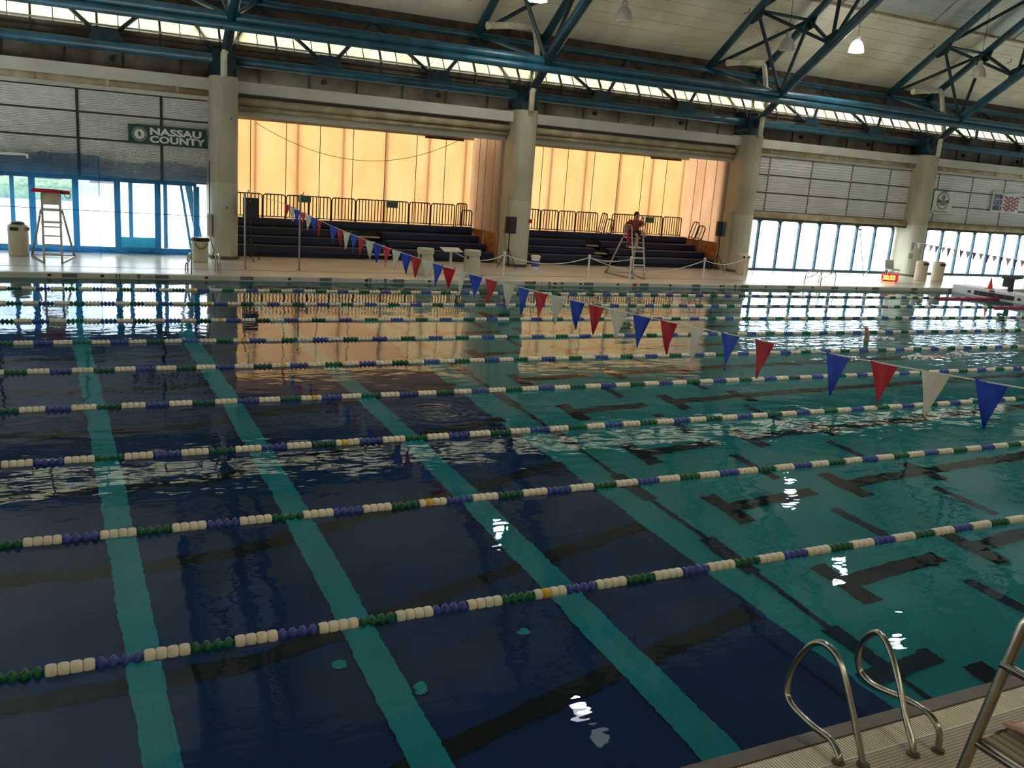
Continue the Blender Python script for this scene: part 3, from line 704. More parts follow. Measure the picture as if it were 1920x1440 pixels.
# ================================================================== SIGNS
t = thing('county_sign', 'dark green NASSAU COUNTY sign with round seal on the slatted wall', 'sign', (2.09, 34.42, 3.98))
obj('board', rect(0, 2.56, 0, .03, 0, .64), 'board_green', t)
sl = MB(); sl.lathe([(.25, -.008), (.25, 0)], (.36, 0, .32), 28, 'y'); obj('seal_ring', sl, 'seal_grey', t)
sl = MB(); sl.lathe([(.16, -.014), (.16, -.008)], (.36, 0, .32), 22, 'y'); sd = obj('seal_disc', sl, 'letter_white', t)
lion = [(-.03, -.09), (.0, -.02), (.03, -.09), (.06, -.09), (.03, .0), (.05, .04), (.0, .06), (.01, .10), (-.04, .10), (-.03, .04), (-.06, .01), (-.03, -.02), (-.06, -.09)]
obj('seal_emblem', MB().prism([(.36 + x, .32 + z) for x, z in lion], -.018, -.014, 'y'), 'letter_dark', sd)
for k in range(20):
    a = 2 * math.pi * k / 20
    if k in (0, 10): continue
    obj('seal_print', rect(.36 + .205 * math.cos(a) - .014, .36 + .205 * math.cos(a) + .014, -.012, -.008, .32 + .205 * math.sin(a) - .014, .32 + .205 * math.sin(a) + .014), 'letter_dark', sd)
text('lettering', 'NASSAU', .31, 'letter_white', t, (.68, -.004, .335), bold=.012, sx=1.46, spacing=1.02)
text('lettering', 'COUNTY', .31, 'letter_white', t, (.68, -.004, .075), bold=.012, sx=1.36, spacing=1.02)
def wavy_cloth(w, h, amp, nx=12, nz=6, ph=0):
    vs = []; fs = []
    for s in (0, 1):
        for j in range(nz + 1):
            for i in range(nx + 1):
                vs.append((w * i / nx, amp * math.sin(i * .9 + ph) * (1 - .5 * j / nz) + .012 * s, h * j / nz + .03 * math.sin(i / nx * 9 + ph) * (j == nz)))
    o = (nx + 1) * (nz + 1)
    for j in range(nz):
        for i in range(nx):
            a = j * (nx + 1) + i; fs.append((a, a + 1, a + nx + 2, a + nx + 1)); fs.append((o + a, o + a + nx + 1, o + a + nx + 2, o + a + 1))
    return MB().add(vs, fs)
t = thing('seal_banner', 'white banner with a round grey emblem beside the oval column', 'banner', (42.1, 34.46, 3.54), group='banners on the louvred door')
obj('cloth', wavy_cloth(1.52, 1.18, .008), 'banner_white', t)
sl = MB(); sl.lathe([(.48, -.02), (.48, -.012)], (.74, 0, .68), 30, 'y'); obj('emblem_ring', sl, 'seal_grey', t)
sl = MB(); sl.lathe([(.40, -.026), (.40, -.02)], (.74, 0, .68), 28, 'y'); rg = obj('emblem_disc', sl, 'banner_white', t)
sl = MB(); sl.lathe([(.17, -.03), (.17, -.026)], (.74, 0, .86), 18, 'y'); obj('emblem_globe', sl, 'seal_grey', rg)
obj('emblem_shield', MB().prism([(.5, .42), (.98, .42), (1.0, .7), (.48, .7)], -.032, -.026, 'y'), 'seal_grey', rg)
for s0, s1 in ((.34, .52), (.96, 1.14)): obj('emblem_corner', rect(s0, s1, -.033, -.026, .56, .74), 'letter_dark', rg)
obj('print_line', rect(.1, 1.3, -.018, -.012, .07, .13), 'seal_grey', t)
t = thing('swim_banner', 'white SWIM ACROSS AMERICA banner with red wavy stripes', 'banner', (46.8, 34.46, 3.83), group='banners on the louvred door')
obj('cloth', wavy_cloth(2.4, 1.1, .012, ph=1), 'banner_white', t)
for s, z in (('SWIM', .74), ('ACROSS', .43), ('AMERICA', .12)):
    o = text('lettering', s, .37, 'letter_navy', t, (.12, -.026, z), bold=.008, sx={'SWIM': .80, 'ACROSS': .54, 'AMERICA': .49}[s])
for k in range(4):
    z = .86 - .2 * k; pts = []
    for q in range(37):
        u = q / 36; pts.append((.98 + 1.3 * u, -.03, z - .05 + .085 * math.sin(u * 2 * math.pi * 2.4 + .6)))
    obj('wavy_stripe', MB().tube(pts, .028, 4), 'wave_red', t)

# ================================================================== NETTING
def net(x0, x1, z0, z1, y, ph, nx):
    vs = []; fs = []; nz = 8
    for j in range(nz + 1):
        for i in range(nx + 1):
            u = i / nx; x = x0 + (x1 - x0) * u; v = j / nz
            top = z1 + .06 * math.sin(u * 9 + ph) + (.05 if i % 7 == 0 else 0)
            vs.append((x, y + .05 * math.sin(u * nx * .8 + ph) * (1 - .5 * v) + .03 * math.sin(v * 5 + u * 20), z0 + (top - z0) * v))
    for j in range(nz):
        for i in range(nx):
            a = j * (nx + 1) + i; fs.append((a, a + 1, a + nx + 2, a + nx + 1))
    return MB().add(vs, fs)
t = thing('safety_net', 'dense blue safety netting draped behind the empty lifeguard chair', 'net', (-3, 34.2, DZ), group='blue nets over the windows')
obj('net_sheet', net(-3.0, 4.15, .12, 3.28, 0, 0, 46), 'net_blue', t, smooth=True)
obj('net_hem', net(-3.0, 4.15, .0, .16, -.03, 0, 40), 'net_blue', t)
t = thing('safety_net', 'thin blue safety netting beside the oval column and county sign', 'net', (1.1, 34.2, DZ), group='blue nets over the windows')
obj('net_sheet', net(0, 3.54, .12, 3.22, .06, 2, 30), 'net_blue_thin', t, smooth=True)
obj('net_hem', net(0, 3.54, .0, .16, .03, 2, 30), 'net_blue', t)
tag(obj('guide_wire', MB().tube([(-6.4, 34.05, 1.72), (-1, 34.05, 1.66), (4.72, 34.05, 1.62)], .012, 5), 'letter_dark'), 'thin dark wire stretched across the blue netting', 'wire')
tag(obj('rail_stub', MB().tube([(-3.2, 34.0, 3.33), (-1.05, 34.0, 3.36), (-.98, 34.0, 3.34), (-.97, 34.0, 3.24)], .045, 8), 'post_white'), 'short white pipe with bent end at the top of the netting', 'pipe')

# ================================================================== FLAG LINE
def flag_x(y): return 5.46 + (31 - y) * .045
def flag_z(y): return 2.86 - .09994 * y + .003429 * y * y if y < 26 else 2.58 + (y - 26) * .016
FY = [26.03, 25.5, 24.97, 24.4, 23.87, 23.4, 22.9, None, 21.75, 21.25, 20.73, 20.23, 19.72, 19.18, 18.66, 18.14, 17.6, 17.05, 16.5, 15.98, 15.5, 15.0, 14.46, 13.92, 13.35, 12.76, 12.24, 11.74, 11.25, 10.75, 10.25, 9.75, 9.25, 8.72, 8.19, 7.65, 7.13, None, 6.15, 5.63, 5.11, 4.6, 4.1, 3.6]
FC = 'rwbrwbr' + 'w' + 'br' + 'wbr' * 9 + 'w' + 'brwbrw'
t = thing('flag_line', 'line of red, white and blue pennants strung across the pool', 'flag line', (flag_x(3), 3.0, DZ))
bx, by, bz_ = t.location
obj('cord', MB().tube([(flag_x(y) - bx, y - by, flag_z(y) - bz_) for y in [3 + 28 * k / 56 for k in range(57)]], .007, 5), 'cord_white', t)
def pennant(seed):
    rnd = random.Random(seed); a1, a2 = rnd.uniform(-.05, .05), rnd.uniform(.5, 2); nz, nx = 6, 4; vs = []; fs = []
    for s in (0, 1):
        for j in range(nz + 1):
            v = j / nz; w = .255 * (1 - v)
            for i in range(nx + 1):
                u = i / nx - .5
                vs.append((.02 * math.sin(u * 7 * a2 + v * 3 + seed) + a1 * v * .8 + s * .003, u * w + .02 * math.sin(seed * 3) * v, -.40 * v - .004 * math.cos(u * 6)))
    o = (nx + 1) * (nz + 1)
    for j in range(nz):
        for i in range(nx):
            a = j * (nx + 1) + i; fs.append((a, a + nx + 1, a + nx + 2, a + 1)); fs.append((o + a, o + a + 1, o + a + nx + 2, o + a + nx + 1))
    return MB().add(vs, fs)
pen = {}
for k, y in enumerate(FY):
    if y is None: continue
    c = FC[k]; key = (c, k % 4)
    if key not in pen: pen[key] = pennant(k % 4 + 1).mesh('pennant', {'r': 'flag_red', 'w': 'flag_white', 'b': 'flag_blue'}[c], True)
    link('pennant', pen[key], t, (flag_x(y) - bx, y - by, flag_z(y) - bz_), random.uniform(.35, .95) if y > 9 else random.uniform(.1, .45))
for (x, y, z, lb) in ((5.40, 31.0, 2.66, 'slim steel flag pole in front of the black loudspeaker by the netting column'), (7.18, 30.85, 2.70, 'slim steel flag pole in front of the bleacher, just past the pennant end')):
    t = thing('flag_pole', lb, 'pole', (x, y, DZ), group='steel flag poles on the far deck')
    obj('pole_tube', MB().tube([(0, 0, 0), (0, 0, z - DZ)], .03, 8), 'pole_steel', t); obj('socket', MB().lathe([(.06, 0), (.06, .03), (.035, .05)], n=10), 'pole_steel', t)
    obj('cord_hook', MB().tube([(.03, 0, z - DZ - .03), (.10, 0, z - DZ + .02), (.10, 0, z - DZ + .09)], .02, 6), 'pole_steel', t)
# purple and grey pennants over the far end
t = thing('flag_line', 'line of purple and grey pennants beside the two tall bins', 'flag line', (39.4, 33.4, DZ))
def f2z(y): return 2.03 - (33.2 - y) * .036 + .0035 * (33.2 - y) * (33.2 - y - 13) * .3
obj('cord', MB().tube([(0, -6.6 * k / 12 - .2, f2z(33.2 - 6.6 * k / 12) - DZ) for k in range(13)], .01, 5), 'cord_white', t)
pp = {c: pennant(3 + i).mesh('pennant', m, True) for i, (c, m) in enumerate((('p', 'flag_purple'), ('g', 'flag_grey')))}
for k in range(18):
    y = 33.0 - .36 * k; o = link('pennant', pp['pg'[k % 2]], t, (0, y - 33.4, f2z(y) - DZ), 0); o.scale = (1, 1.1, .9 + .2 * (k % 3 == 0))

# ================================================================== LANE ROPES
PITCH_F = .0845
def float_prof(n, x0=0.0):
    return [(.026, x0 + .002), (.030, x0 + .016), (.052, x0 + .026), (.056, x0 + .04), (.052, x0 + .056), (.030, x0 + .066), (.026, x0 + .082)]
FM = {'w': 'float_white', 'b': 'float_blue', 'g': 'float_green', 'y': 'float_yellow'}
def white_prof(x0=0.0): return [(.043, x0 + .001), (.054, x0 + .010), (.058, x0 + .03), (.058, x0 + .054), (.054, x0 + .074), (.043, x0 + .083)]
fmesh = {c: MB().lathe(white_prof() if c in 'wy' else float_prof(10), n=10, axis='x', cap=False).mesh('float', FM[c], True) for c in FM}
phase = [-.24, -.46, -.77, -.67, -.64, -.94, -1.03, -.95, -1.05]
yel = [3.92, 3.72, 3.45, 3.57, 3.61, 3.31, 3.23, 3.32, 3.20]
ordn = ['closest to the steel ladder', 'second out from the steel ladder', 'third out from the steel ladder', 'fourth out from the steel ladder', 'middle one of the nine', 'fourth in from the far deck', 'third in from the far deck', 'second in from the far deck', 'closest to the far deck']
XE = [11.5, 16.5, 20.0, 14.0, 11.0, 0, 0, 0, 0]
for k in range(9):
    y = 6.742 + 2.5 * k
    t = thing('lane_rope', 'floating lane rope of white, blue and green discs, ' + ordn[k], 'lane rope', (0, y, 0), group='lane ropes across the pool')
    obj('cable', MB().tube([(XL, 0, .008), (XB, 0, .008)], .012, 6), 'cord_white', t)
    stuff = MB(); j0 = int((XL - phase[k]) / PITCH_F) + 1; j1_ = int((XB - .1 - phase[k]) / PITCH_F)
    made = 0
    for j in range(j0, j1_):
        x = phase[k] + j * PITCH_F; b = (j // 4) % 4; c = 'wbwg'[b]
        if abs(x - yel[k] + .04) < PITCH_F / 2 or abs(x - yel[k] - 24.6) < PITCH_F / 2: c = 'y'
        if -2.2 < x < XE[k] and made < 300:
            link('float', fmesh[c], t, (x, 0, .012)); made += 1
        else:
            stuff.m = 'wbgy'.index(c)
            pr = [(.038, x + .003), (.056, x + .025), (.056, x + .058), (.038, x + .082)] if c in 'wy' else [(.027, x + .003), (.055, x + .03), (.055, x + .052), (.027, x + .082)]
            stuff.lathe(pr, (0, 0, .012), 8, 'x', cap=False)
    tag(obj('small_floats', stuff, [FM[c] for c in 'wbgy'], t, smooth=True), kind='stuff')

# ================================================================== POOL LADDERS
def smooth_path(P, n=5):
    P = [Vector(p) for p in P]; out = []
    for i in range(len(P) - 1):
        p0, p1, p2, p3 = P[max(i - 1, 0)], P[i], P[i + 1], P[min(i + 2, len(P) - 1)]
        for k in range(n):
            u = k / n; out.append(.5 * ((2 * p1) + (-p0 + p2) * u + (2 * p0 - 5 * p1 + 4 * p2 - p3) * u * u + (-p0 + 3 * p1 - 3 * p2 + p3) * u ** 3))
    return out + [P[-1]]
t = thing('pool_ladder', 'polished steel pool ladder rails looping over the near edge', 'ladder', (4.9, 3.58, DZ))
ra = [(.20, -.02, 0), (.205, .0, .06), (.23, .10, .18), (.27, .25, .40), (.31, .40, .56), (.34, .54, .605), (.36, .66, .48), (.375, .70, .32), (.385, .65, .20), (.395, .50, .17), (.40, .28, .21), (.405, .08, .22), (.41, -.03, .14), (.41, -.05, 0)]
rb = [(-.23, .02, 0), (-.23, .06, .08), (-.225, .20, .34), (-.22, .34, .56), (-.235, .46, .64), (-.25, .58, .60), (-.27, .68, .42), (-.285, .72, .22), (-.30, .66, .10), (-.32, .42, .07), (-.345, .22, .09), (-.37, .11, .05), (-.375, .10, 0)]
for pts in (ra, rb): obj('hand_rail', MB().tube(smooth_path(pts, 5), .0235, 10), 'chrome', t, smooth=True)
for pts in (ra, rb):
    for q in (pts[0], pts[-1]):
        o = MB(); o.lathe([(.045, 0), (.045, .012), (.028, .02)], (q[0], q[1], 0), 12); obj('socket_ring', o, 'gutter_steel', t)
def small_ladder(x, label):
    t = thing('pool_ladder', label, 'ladder', (x, 29.95, DZ), group='ladders on the far edge')
    for sx in (-.42, .42):
        obj('hand_rail', MB().tube(smooth_path([(sx, .15, 0), (sx, .13, .35), (sx, -.05, .52), (sx, -.35, .60), (sx, -.62, .62), (sx, -.78, .5), (sx, -.80, .2), (sx, -.80, -.5)], 4), .024, 8), 'chrome', t, smooth=True)
        obj('hand_rail', MB().tube(smooth_path([(sx * 1.18, .1, 0), (sx * 1.15, .02, .25), (sx * 1.02, -.2, .33), (sx, -.55, .55)], 4), .02, 8), 'chrome', t, smooth=True)
small_ladder(3.9, 'steel pool ladder in front of the lidded barrel'); small_ladder(29.9, 'steel pool ladder before the bright windows')

# ================================================================== LIFEGUARD CHAIRS
def guard_chair(x, y, rz, label):
    t = thing('lifeguard_chair', label, 'lifeguard chair', (x, y, DZ), rz, 'tall lifeguard chairs')
    for sx in (-.25, .25):
        obj('front_rail', MB().tube(smooth_path([(sx, -.92, 0), (sx, -.72, .7), (sx, -.40, 1.72), (sx, -.33, 1.98), (sx, -.18, 2.08), (sx, .2, 2.08), (sx * 1.02, .28, 2.02), (sx * 1.02, .30, 1.55)], 4), .036, 8), 'chair_tube', t, smooth=True)
        s = 1 if sx > 0 else -1
        obj('rear_leg', MB().tube([(s * .62, .92, .02), (s * .30, .30, 1.55)], .036, 8), 'chair_tube', t, smooth=True)
        obj('skid', MB().tube([(s * .62, .92, .03), (s * .25, -.92, .03)], .03, 8), 'chair_tube', t)
        o = MB(); o.lathe([(.05, -.03), (.05, .03)], (s * .62, .92, .05), 10, 'x'); obj('caster', o, 'black_plastic', t)
        obj('seat_brace', MB().tube([(s * .25, -.5, 1.42), (s * .34, .38, 1.38)], .02, 8), 'chair_tube', t)
    obj('rear_brace', MB().tube([(-.62, .92, .05), (.62, .92, .05)], .02, 8), 'chair_tube', t)
    for k, z in enumerate((.28, .55, .82, 1.09)):
        yy = -.92 + z / 1.72 * .52; obj('tread', MB().cbox(-.25, .25, yy - .05, yy + .06, z - .02, z + .02, .008), 'chair_tread', t)
    obj('foot_platform', MB().cbox(-.3, .3, -.60, -.05, 1.20, 1.24, .01), 'chair_tread', t)
    obj('seat', MB().cbox(-.25, .25, -.22, .26, 1.55, 1.61, .02), 'chair_cream', t)
    obj('backrest', MB().prism([(.24, 1.72), (.30, 1.72), (.34, 2.14), (.28, 2.14)], -.24, .24, 'x'), 'chair_cream', t)
    return t
guard_chair(-.33, 32.3, 0, 'empty tall lifeguard chair in front of the blue netting')
guard_chair(20.85, 31.15, -.12, 'tall lifeguard chair occupied by the seated guard')
def rescue_tube(loc, rot, label):
    t = thing('rescue_tube', label, 'rescue tube', loc, 0, 'red rescue tubes'); t.rotation_euler = rot
    obj('foam_body', MB().tube(smooth_path([(-.54, 0, 0), (-.48, 0, 0), (0, 0, .015), (.48, 0, 0), (.54, 0, 0)], 3), [.03] + [.062] * 11 + [.03], 8), 'tube_red', t, smooth=True)
    obj('strap', MB().tube([(.28, 0, .0), (.34, 0, .0)], .068, 8), 'black_plastic', t)
    obj('tow_cord', MB().tube(smooth_path([(.36, -.06, -.02), (.44, -.07, -.16), (.54, -.06, -.14), (.55, -.03, -.02)], 4), .012, 6), 'black_plastic', t)
rescue_tube((-.33, 32.3, 2.30), (0, .03, 0), 'red rescue tube laid across the arms of the empty lifeguard chair')
rescue_tube((20.50, 30.95, 1.70), (0, 1.45, -.3), 'red rescue tube standing on the platform of the occupied chair')
bpy.data.objects['rescue_tube.001'].scale = (.6, 1, 1)

# ------------------------------------------------------------------ people
def skin_mesh(name, joints, edges, m, sub=2):
    me = bpy.data.meshes.new(name); idx = {k: i for i, k in enumerate(joints)}
    me.from_pydata([joints[k][0] for k in joints], [(idx[a], idx[b]) for a, b in edges], [])
    o = bpy.data.objects.new(name, me); COL.objects.link(o)
    md = o.modifiers.new('skin', 'SKIN'); md.use_smooth_shade = True
    for i, k in enumerate(joints):
        r = joints[k][1]; r = (r, r) if not isinstance(r, tuple) else r
        me.skin_vertices[0].data[i].radius = r; me.skin_vertices[0].data[i].use_root = (i == 0)
    s = o.modifiers.new('sub', 'SUBSURF'); s.levels = sub; s.render_levels = sub
    dg = bpy.context.evaluated_depsgraph_get(); ev = bpy.data.meshes.new_from_object(o.evaluated_get(dg))
    bpy.data.objects.remove(o); ev.name = name
    ev.materials.clear(); ev.materials.append(MATS[m]); ev.polygons.foreach_set('use_smooth', [True] * len(ev.polygons)); return ev
def hand_joints(J, E, side, wrist, d, up, pre):
    """palm, four fingers and a thumb growing from the wrist along d"""
    d = Vector(d).normalized(); u = Vector(up).normalized(); s = d.cross(u).normalized() * side
    w = Vector(wrist); pm = w + d * .075; J[pre + 'palm'] = (pm, (.036, .018)); E.append((pre + 'wrist', pre + 'palm'))
    for i, (o, l) in enumerate(((.030, .065), (.011, .075), (-.009, .07), (-.028, .055))):
        a = pm + s * o + d * .02; b = a + d * l * .55 - u * .008; c = b + d * l * .4 - u * .022
        J[pre + 'f%da' % i] = (a, .010); J[pre + 'f%db' % i] = (b, .009); J[pre + 'f%dc' % i] = (c, .007)
        E += [(pre + 'palm', pre + 'f%da' % i), (pre + 'f%da' % i, pre + 'f%db' % i), (pre + 'f%db' % i, pre + 'f%dc' % i)]
    a = w + d * .035 + s * .038; b = a + d * .035 + s * .022
    J[pre + 'ta'] = (a, .012); J[pre + 'tb'] = (b, .009); E += [(pre + 'wrist', pre + 'ta'), (pre + 'ta', pre + 'tb')]
def foot_joints(J, E, pre, ankle, d):
    d = Vector(d).normalized(); a = Vector(ankle); s = Vector((d.y, -d.x, 0)).normalized() if abs(d.z) < .9 else Vector((1, 0, 0)); dn = s.cross(d).normalized()
    if dn.z > 0: dn = -dn
    J[pre + 'heel'] = (a + dn * .055 - d * .03, (.034, .034)); J[pre + 'mid'] = (a + dn * .05 + d * .085, (.042, .026)); J[pre + 'ball'] = (a + dn * .062 + d * .14, (.047, .017))
    E += [(pre + 'ankle', pre + 'heel'), (pre + 'ankle', pre + 'mid'), (pre + 'mid', pre + 'ball')]
    for i, (o, l, r) in enumerate(((-.036, .058, .014), (-.014, .05, .010), (.006, .045, .009), (.024, .038, .009), (.04, .03, .008))):
        side = 1 if pre[0] == 'R' else -1
        p = a + dn * .062 + d * (.155 + l) + s * (o * side)
        q = a + dn * .060 + d * .165 + s * (o * side * .95); J[pre + 't%da' % i] = (q, r); J[pre + 't%d' % i] = (p, r * .9); E += [(pre + 'ball', pre + 't%da' % i), (pre + 't%da' % i, pre + 't%d' % i)]
def seated_person(loc, rz, label, cross, skin, near=False):
    """seated figure facing -Y locally, origin on the seat"""
    t = thing('person', label, 'person', loc, rz)
    J = {}; E = []
    def j(k, p, r, par=None):
        J[k] = (Vector(p), r)
        if par: E.append((par, k))
    j('pelvis', (0, .05, .10), (.15, .12)); j('belly', (0, .07, .26), (.14, .11), 'pelvis'); j('chest', (0, .06, .44), (.165, .12), 'belly'); j('uchest', (0, .04, .55), (.12, .09), 'chest')
    j('neck', (0, .02, .63), .055, 'uchest'); j('jaw', (0, -.015, .70), (.062, .066), 'neck'); j('head', (0, -.01, .78), (.076, .088), 'jaw'); j('crown', (0, .0, .85), (.058, .066), 'head')
    J['nose'] = (Vector((0, -.112, .755)), .014); J['nose0'] = (Vector((0, -.085, .765)), .018); E.extend([('head', 'nose0'), ('nose0', 'nose')])
    for s, n in ((-1, 'L'), (1, 'R')):
        J[n + 'ear'] = (Vector((s * .085, .0, .765)), .016); E.append(('head', n + 'ear'))
        j(n + 'shoulder', (s * .19, .05, .52), .062, 'uchest')
    if cross:   # hand lifted to the face, the other on the arm rest
        j('Lelbow', (-.36, .12, .36), .042, 'Lshoulder'); j('Lwrist', (-.30, -.10, .42), .028, 'Lelbow'); hand_joints(J, E, 1, (-.30, -.10, .42), (.15, -1, -.1), (0, 0, 1), 'L')
        j('Relbow', (.26, -.14, .42), .042, 'Rshoulder'); j('Rwrist', (.16, -.22, .63), .028, 'Relbow'); hand_joints(J, E, -1, (.16, -.22, .63), (-.35, .25, .9), (0, -1, .2), 'R')
    else:
        for s, n in ((-1, 'L'), (1, 'R')):
            j(n + 'elbow', (s * .26, -.06, .27), .042, n + 'shoulder'); j(n + 'wrist', (s * .18, -.30, .22), .028, n + 'elbow'); hand_joints(J, E, s, (s * .18, -.30, .22), (-s * .1, -1, -.15), (0, 0, 1), n)
    if cross:
        j('Lhip', (-.10, -.02, .10), .09, 'pelvis'); j('Lknee', (-.12, -.44, .09), .058, 'Lhip'); j('Lcalf', (-.12, -.46, -.12), .055, 'Lknee'); j('Lankle', (-.12, -.50, -.32), .034, 'Lcalf'); foot_joints(J, E, 'L', (-.12, -.50, -.32), (0, -1, 0))
        j('Rhip', (.10, -.02, .11), .09, 'pelvis'); j('Rknee', (.06, -.42, .23), .06, 'Rhip'); j('Rcalf', (.0, -.60, .19), .055, 'Rknee'); j('Rankle', (-.04, -.80, .13), .036, 'Rcalf'); foot_joints(J, E, 'R', (-.04, -.80, .13), (-.2, -.95, .1))
    else:
        for s, n in ((-1, 'L'), (1, 'R')):
            j(n + 'hip', (s * .10, -.02, .10), .09, 'pelvis'); j(n + 'knee', (s * .14, -.44, .09), .058, n + 'hip'); j(n + 'calf', (s * .14, -.47, -.12), .055, n + 'knee'); j(n + 'ankle', (s * .14, -.50, -.30), .036, n + 'calf'); foot_joints(J, E, n, (s * .14, -.50, -.30), (s * .05, -1, 0))
    body = skin_mesh('body', J, E, skin); link('body', body, t)
    sh = MB(); tp = ['pelvis', 'belly', 'chest', 'uchest']
    rings = []; spec_ = [(J['pelvis'][0] + Vector((0, 0, -.02)), .180, .160), (J['pelvis'][0] + Vector((0, 0, .06)), .180, .160), (J['belly'][0], .178, .158), (J['chest'][0], .205, .160), (J['uchest'][0] + Vector((0, 0, -.02)), .195, .130), (J['uchest'][0] + Vector((0, 0, .04)), .12, .095), (J['neck'][0] + Vector((0, 0, -.02)), .068, .068)]
    vs = []; fs = []; nn = 16
    for c_, rx, ry in spec_:
        for k in range(nn): a = 2 * math.pi * k / nn; vs.append((c_.x + rx * math.cos(a), c_.y + ry * math.sin(a), c_.z))
    for q in range(len(spec_) - 1):
        for k in range(nn): fs.append((q * nn + k, q * nn + (k + 1) % nn, (q + 1) * nn + (k + 1) % nn, (q + 1) * nn + k))
    sh.add(vs, fs)
    for n in 'LR':
        a, b = J[n + 'shoulder'][0], J[n + 'elbow'][0]; c_ = J['uchest'][0] + Vector((0, 0, -.03))
        sh.tube([a.lerp(c_, .5), a, a.lerp(b, .35), a.lerp(b, .75)], [.075, .085, .078, .074], 12, cap=False)
    obj('shirt', sh, 'shirt_red', t, smooth=True)
    HJ = {'pelvis': (J['pelvis'][0] - Vector((0, 0, .02)), (.172, .135))}; HE = []
    for n in 'LR':
        HJ[n + 'h'] = (J[n + 'hip'][0], (.115, .11)); HJ[n + 'k'] = (J[n + 'hip'][0].lerp(J[n + 'knee'][0], .8), (.098, .09)); HE += [('pelvis', n + 'h'), (n + 'h', n + 'k')]
    link('shorts', skin_mesh('shorts', HJ, HE, 'shorts_dark'), t)
    hm = MB(); prof = []
    for i in range(9):
        a = i / 8 * math.pi * .60; prof.append((max(.002, .098 * math.sin(a)), .108 * math.cos(a)))
    hm.lathe(list(reversed(prof)), (0, .012, .795), 16); ho = obj('hair', hm, 'hair_dark', t, smooth=True)
    for s in (-1, 1):
        e = MB(); e.lathe([(.004, -.006), (.011, -.002), (.004, .004)], (s * .03, -.088, .785), 8, 'y'); obj('eye', e, 'hair_dark', t)
    obj('mouth', MB().tube([(-.022, -.082, .715), (0, -.088, .713), (.022, -.082, .715)], .005, 6), 'alarm_red', t)
    t.scale = (1.0, 1.0, 1.0) if near else (1.12, 1.12, 1.12)
    return t
seated_person((20.87, 31.05, DZ + 1.64), -.12, 'seated lifeguard in red shirt and dark shorts with one leg crossed', True, 'skin')

# near lifeguard chair with a guard
t = thing('lifeguard_chair', 'steel lifeguard chair beside the near ladder, cut off by the frame', 'lifeguard chair', (4.05, 2.0, DZ))
def L_(x, y, z): return (x - 4.05, y - 2.0, z - DZ)
for x0, x1 in ((3.60, 3.81), (4.62, 4.41)):
    obj('front_leg', MB().tube([L_(x0, 2.44, DZ), L_(x0 + (x1 - x0) * .68, 2.32, 1.41), L_(x1, 2.25, 2.02), L_(x1 + (x1 - x0) * .08, 2.15, 2.2)], .026, 10), 'chrome', t, smooth=True)
    obj('rear_leg', MB().tube([L_(x0 - (x1 - x0) * .3, .75, DZ), L_(x1, 1.45, 2.0), L_(x1, 1.4, 2.75)], .026, 10), 'chrome', t, smooth=True)
    xa = x0 + (x1 - x0) * .85; obj('arm_rail', MB().tube([L_(xa, 2.29, 1.80), L_(xa, 1.5, 1.80)], .022, 10), 'chrome', t, smooth=True)
    xp = x0 + (x1 - x0) * .68; obj('platform_rail', MB().tube([L_(xp, 2.33, 1.39), L_(xp, 1.35, 1.39)], .022, 10), 'chrome', t, smooth=True)
    obj('upper_arm', MB().tube([L_(x1, 2.15, 2.2), L_(x1, 1.42, 2.25)], .024, 8), 'chrome', t)
obj('platform_front_bar', MB().tube([L_(3.75, 2.32, 1.40), L_(4.47, 2.32, 1.40)], .015, 8), 'chrome', t)
x = 3.79
while x < 4.42:
    obj('platform_slat', MB().cbox(*[x - 4.05, x + .042 - 4.05], 1.45 - 2, 2.31 - 2, 1.385 - DZ, 1.405 - DZ, .005), 'step_beige', t); x += .052
for z in (.5, .8, 1.1): obj('tread', MB().tube([L_(3.6 + .21 * (z - .15) / 1.85, 2.44 - .1 * (z - .15), z), L_(4.62 - .21 * (z - .15) / 1.85, 2.44 - .1 * (z - .15), z)], .02, 8), 'chrome', t)
obj('seat', MB().cbox(-.28, .30, 1.18 - 2, 1.84 - 2, 1.78 - DZ, 1.84 - DZ, .02), 'chair_cream', t)
obj('backrest', MB().prism([(1.15 - 2, 1.95 - DZ), (1.2 - 2, 1.95 - DZ), (1.1 - 2, 2.6 - DZ), (1.05 - 2, 2.6 - DZ)], -.28, .30, 'x'), 'chair_cream', t)
seated_person((4.13, 1.62, 1.80), math.pi, 'bare-footed lifeguard on the near chair, mostly outside the frame', False, 'skin_light', True)

# ================================================================== BINS, BUCKETS, STAND ITEMS
def bin_open(x, y, h, r, label, m, bag=False, group='litter bins on the far deck'):
    t = thing('litter_bin', label, 'bin', (x, y, DZ), group=group)
    obj('barrel', MB().lathe([(r * .93, 0), (r, .03), (r, h * .72), (r * .98, h * .74)], n=20), m, t, smooth=False)
    obj('hood', MB().lathe([(r * .98, h * .74), (r * 1.02, h * .76), (r * 1.0, h * .93), (r * .8, h * .98), (r * .5, h)], n=20), m, t)
    for a in (-1.9, -.4):
        o = MB(); c, s = math.cos(a), math.sin(a)
        o.add([(c * r * 1.03 - s * q[0], s * r * 1.03 + c * q[0], q[1]) for q in ((-.12, h * .80), (.12, h * .80), (.14, h * .86), (.12, h * .91), (-.12, h * .91), (-.14, h * .86))], [(0, 1, 2, 3, 4, 5)]); obj('opening', o, 'mullion_brown', t)
    if bag: obj('bin_bag', MB().lathe([(r * .5, h), (r * .75, h * 1.01), (r * .55, h * 1.06), (r * .2, h * 1.08)], n=12), 'mullion_brown', t)
bin_open(-1.33, 33.35, 1.02, .30, 'pale litter bin with brown bag beside the empty lifeguard chair', 'bin_tan', True)
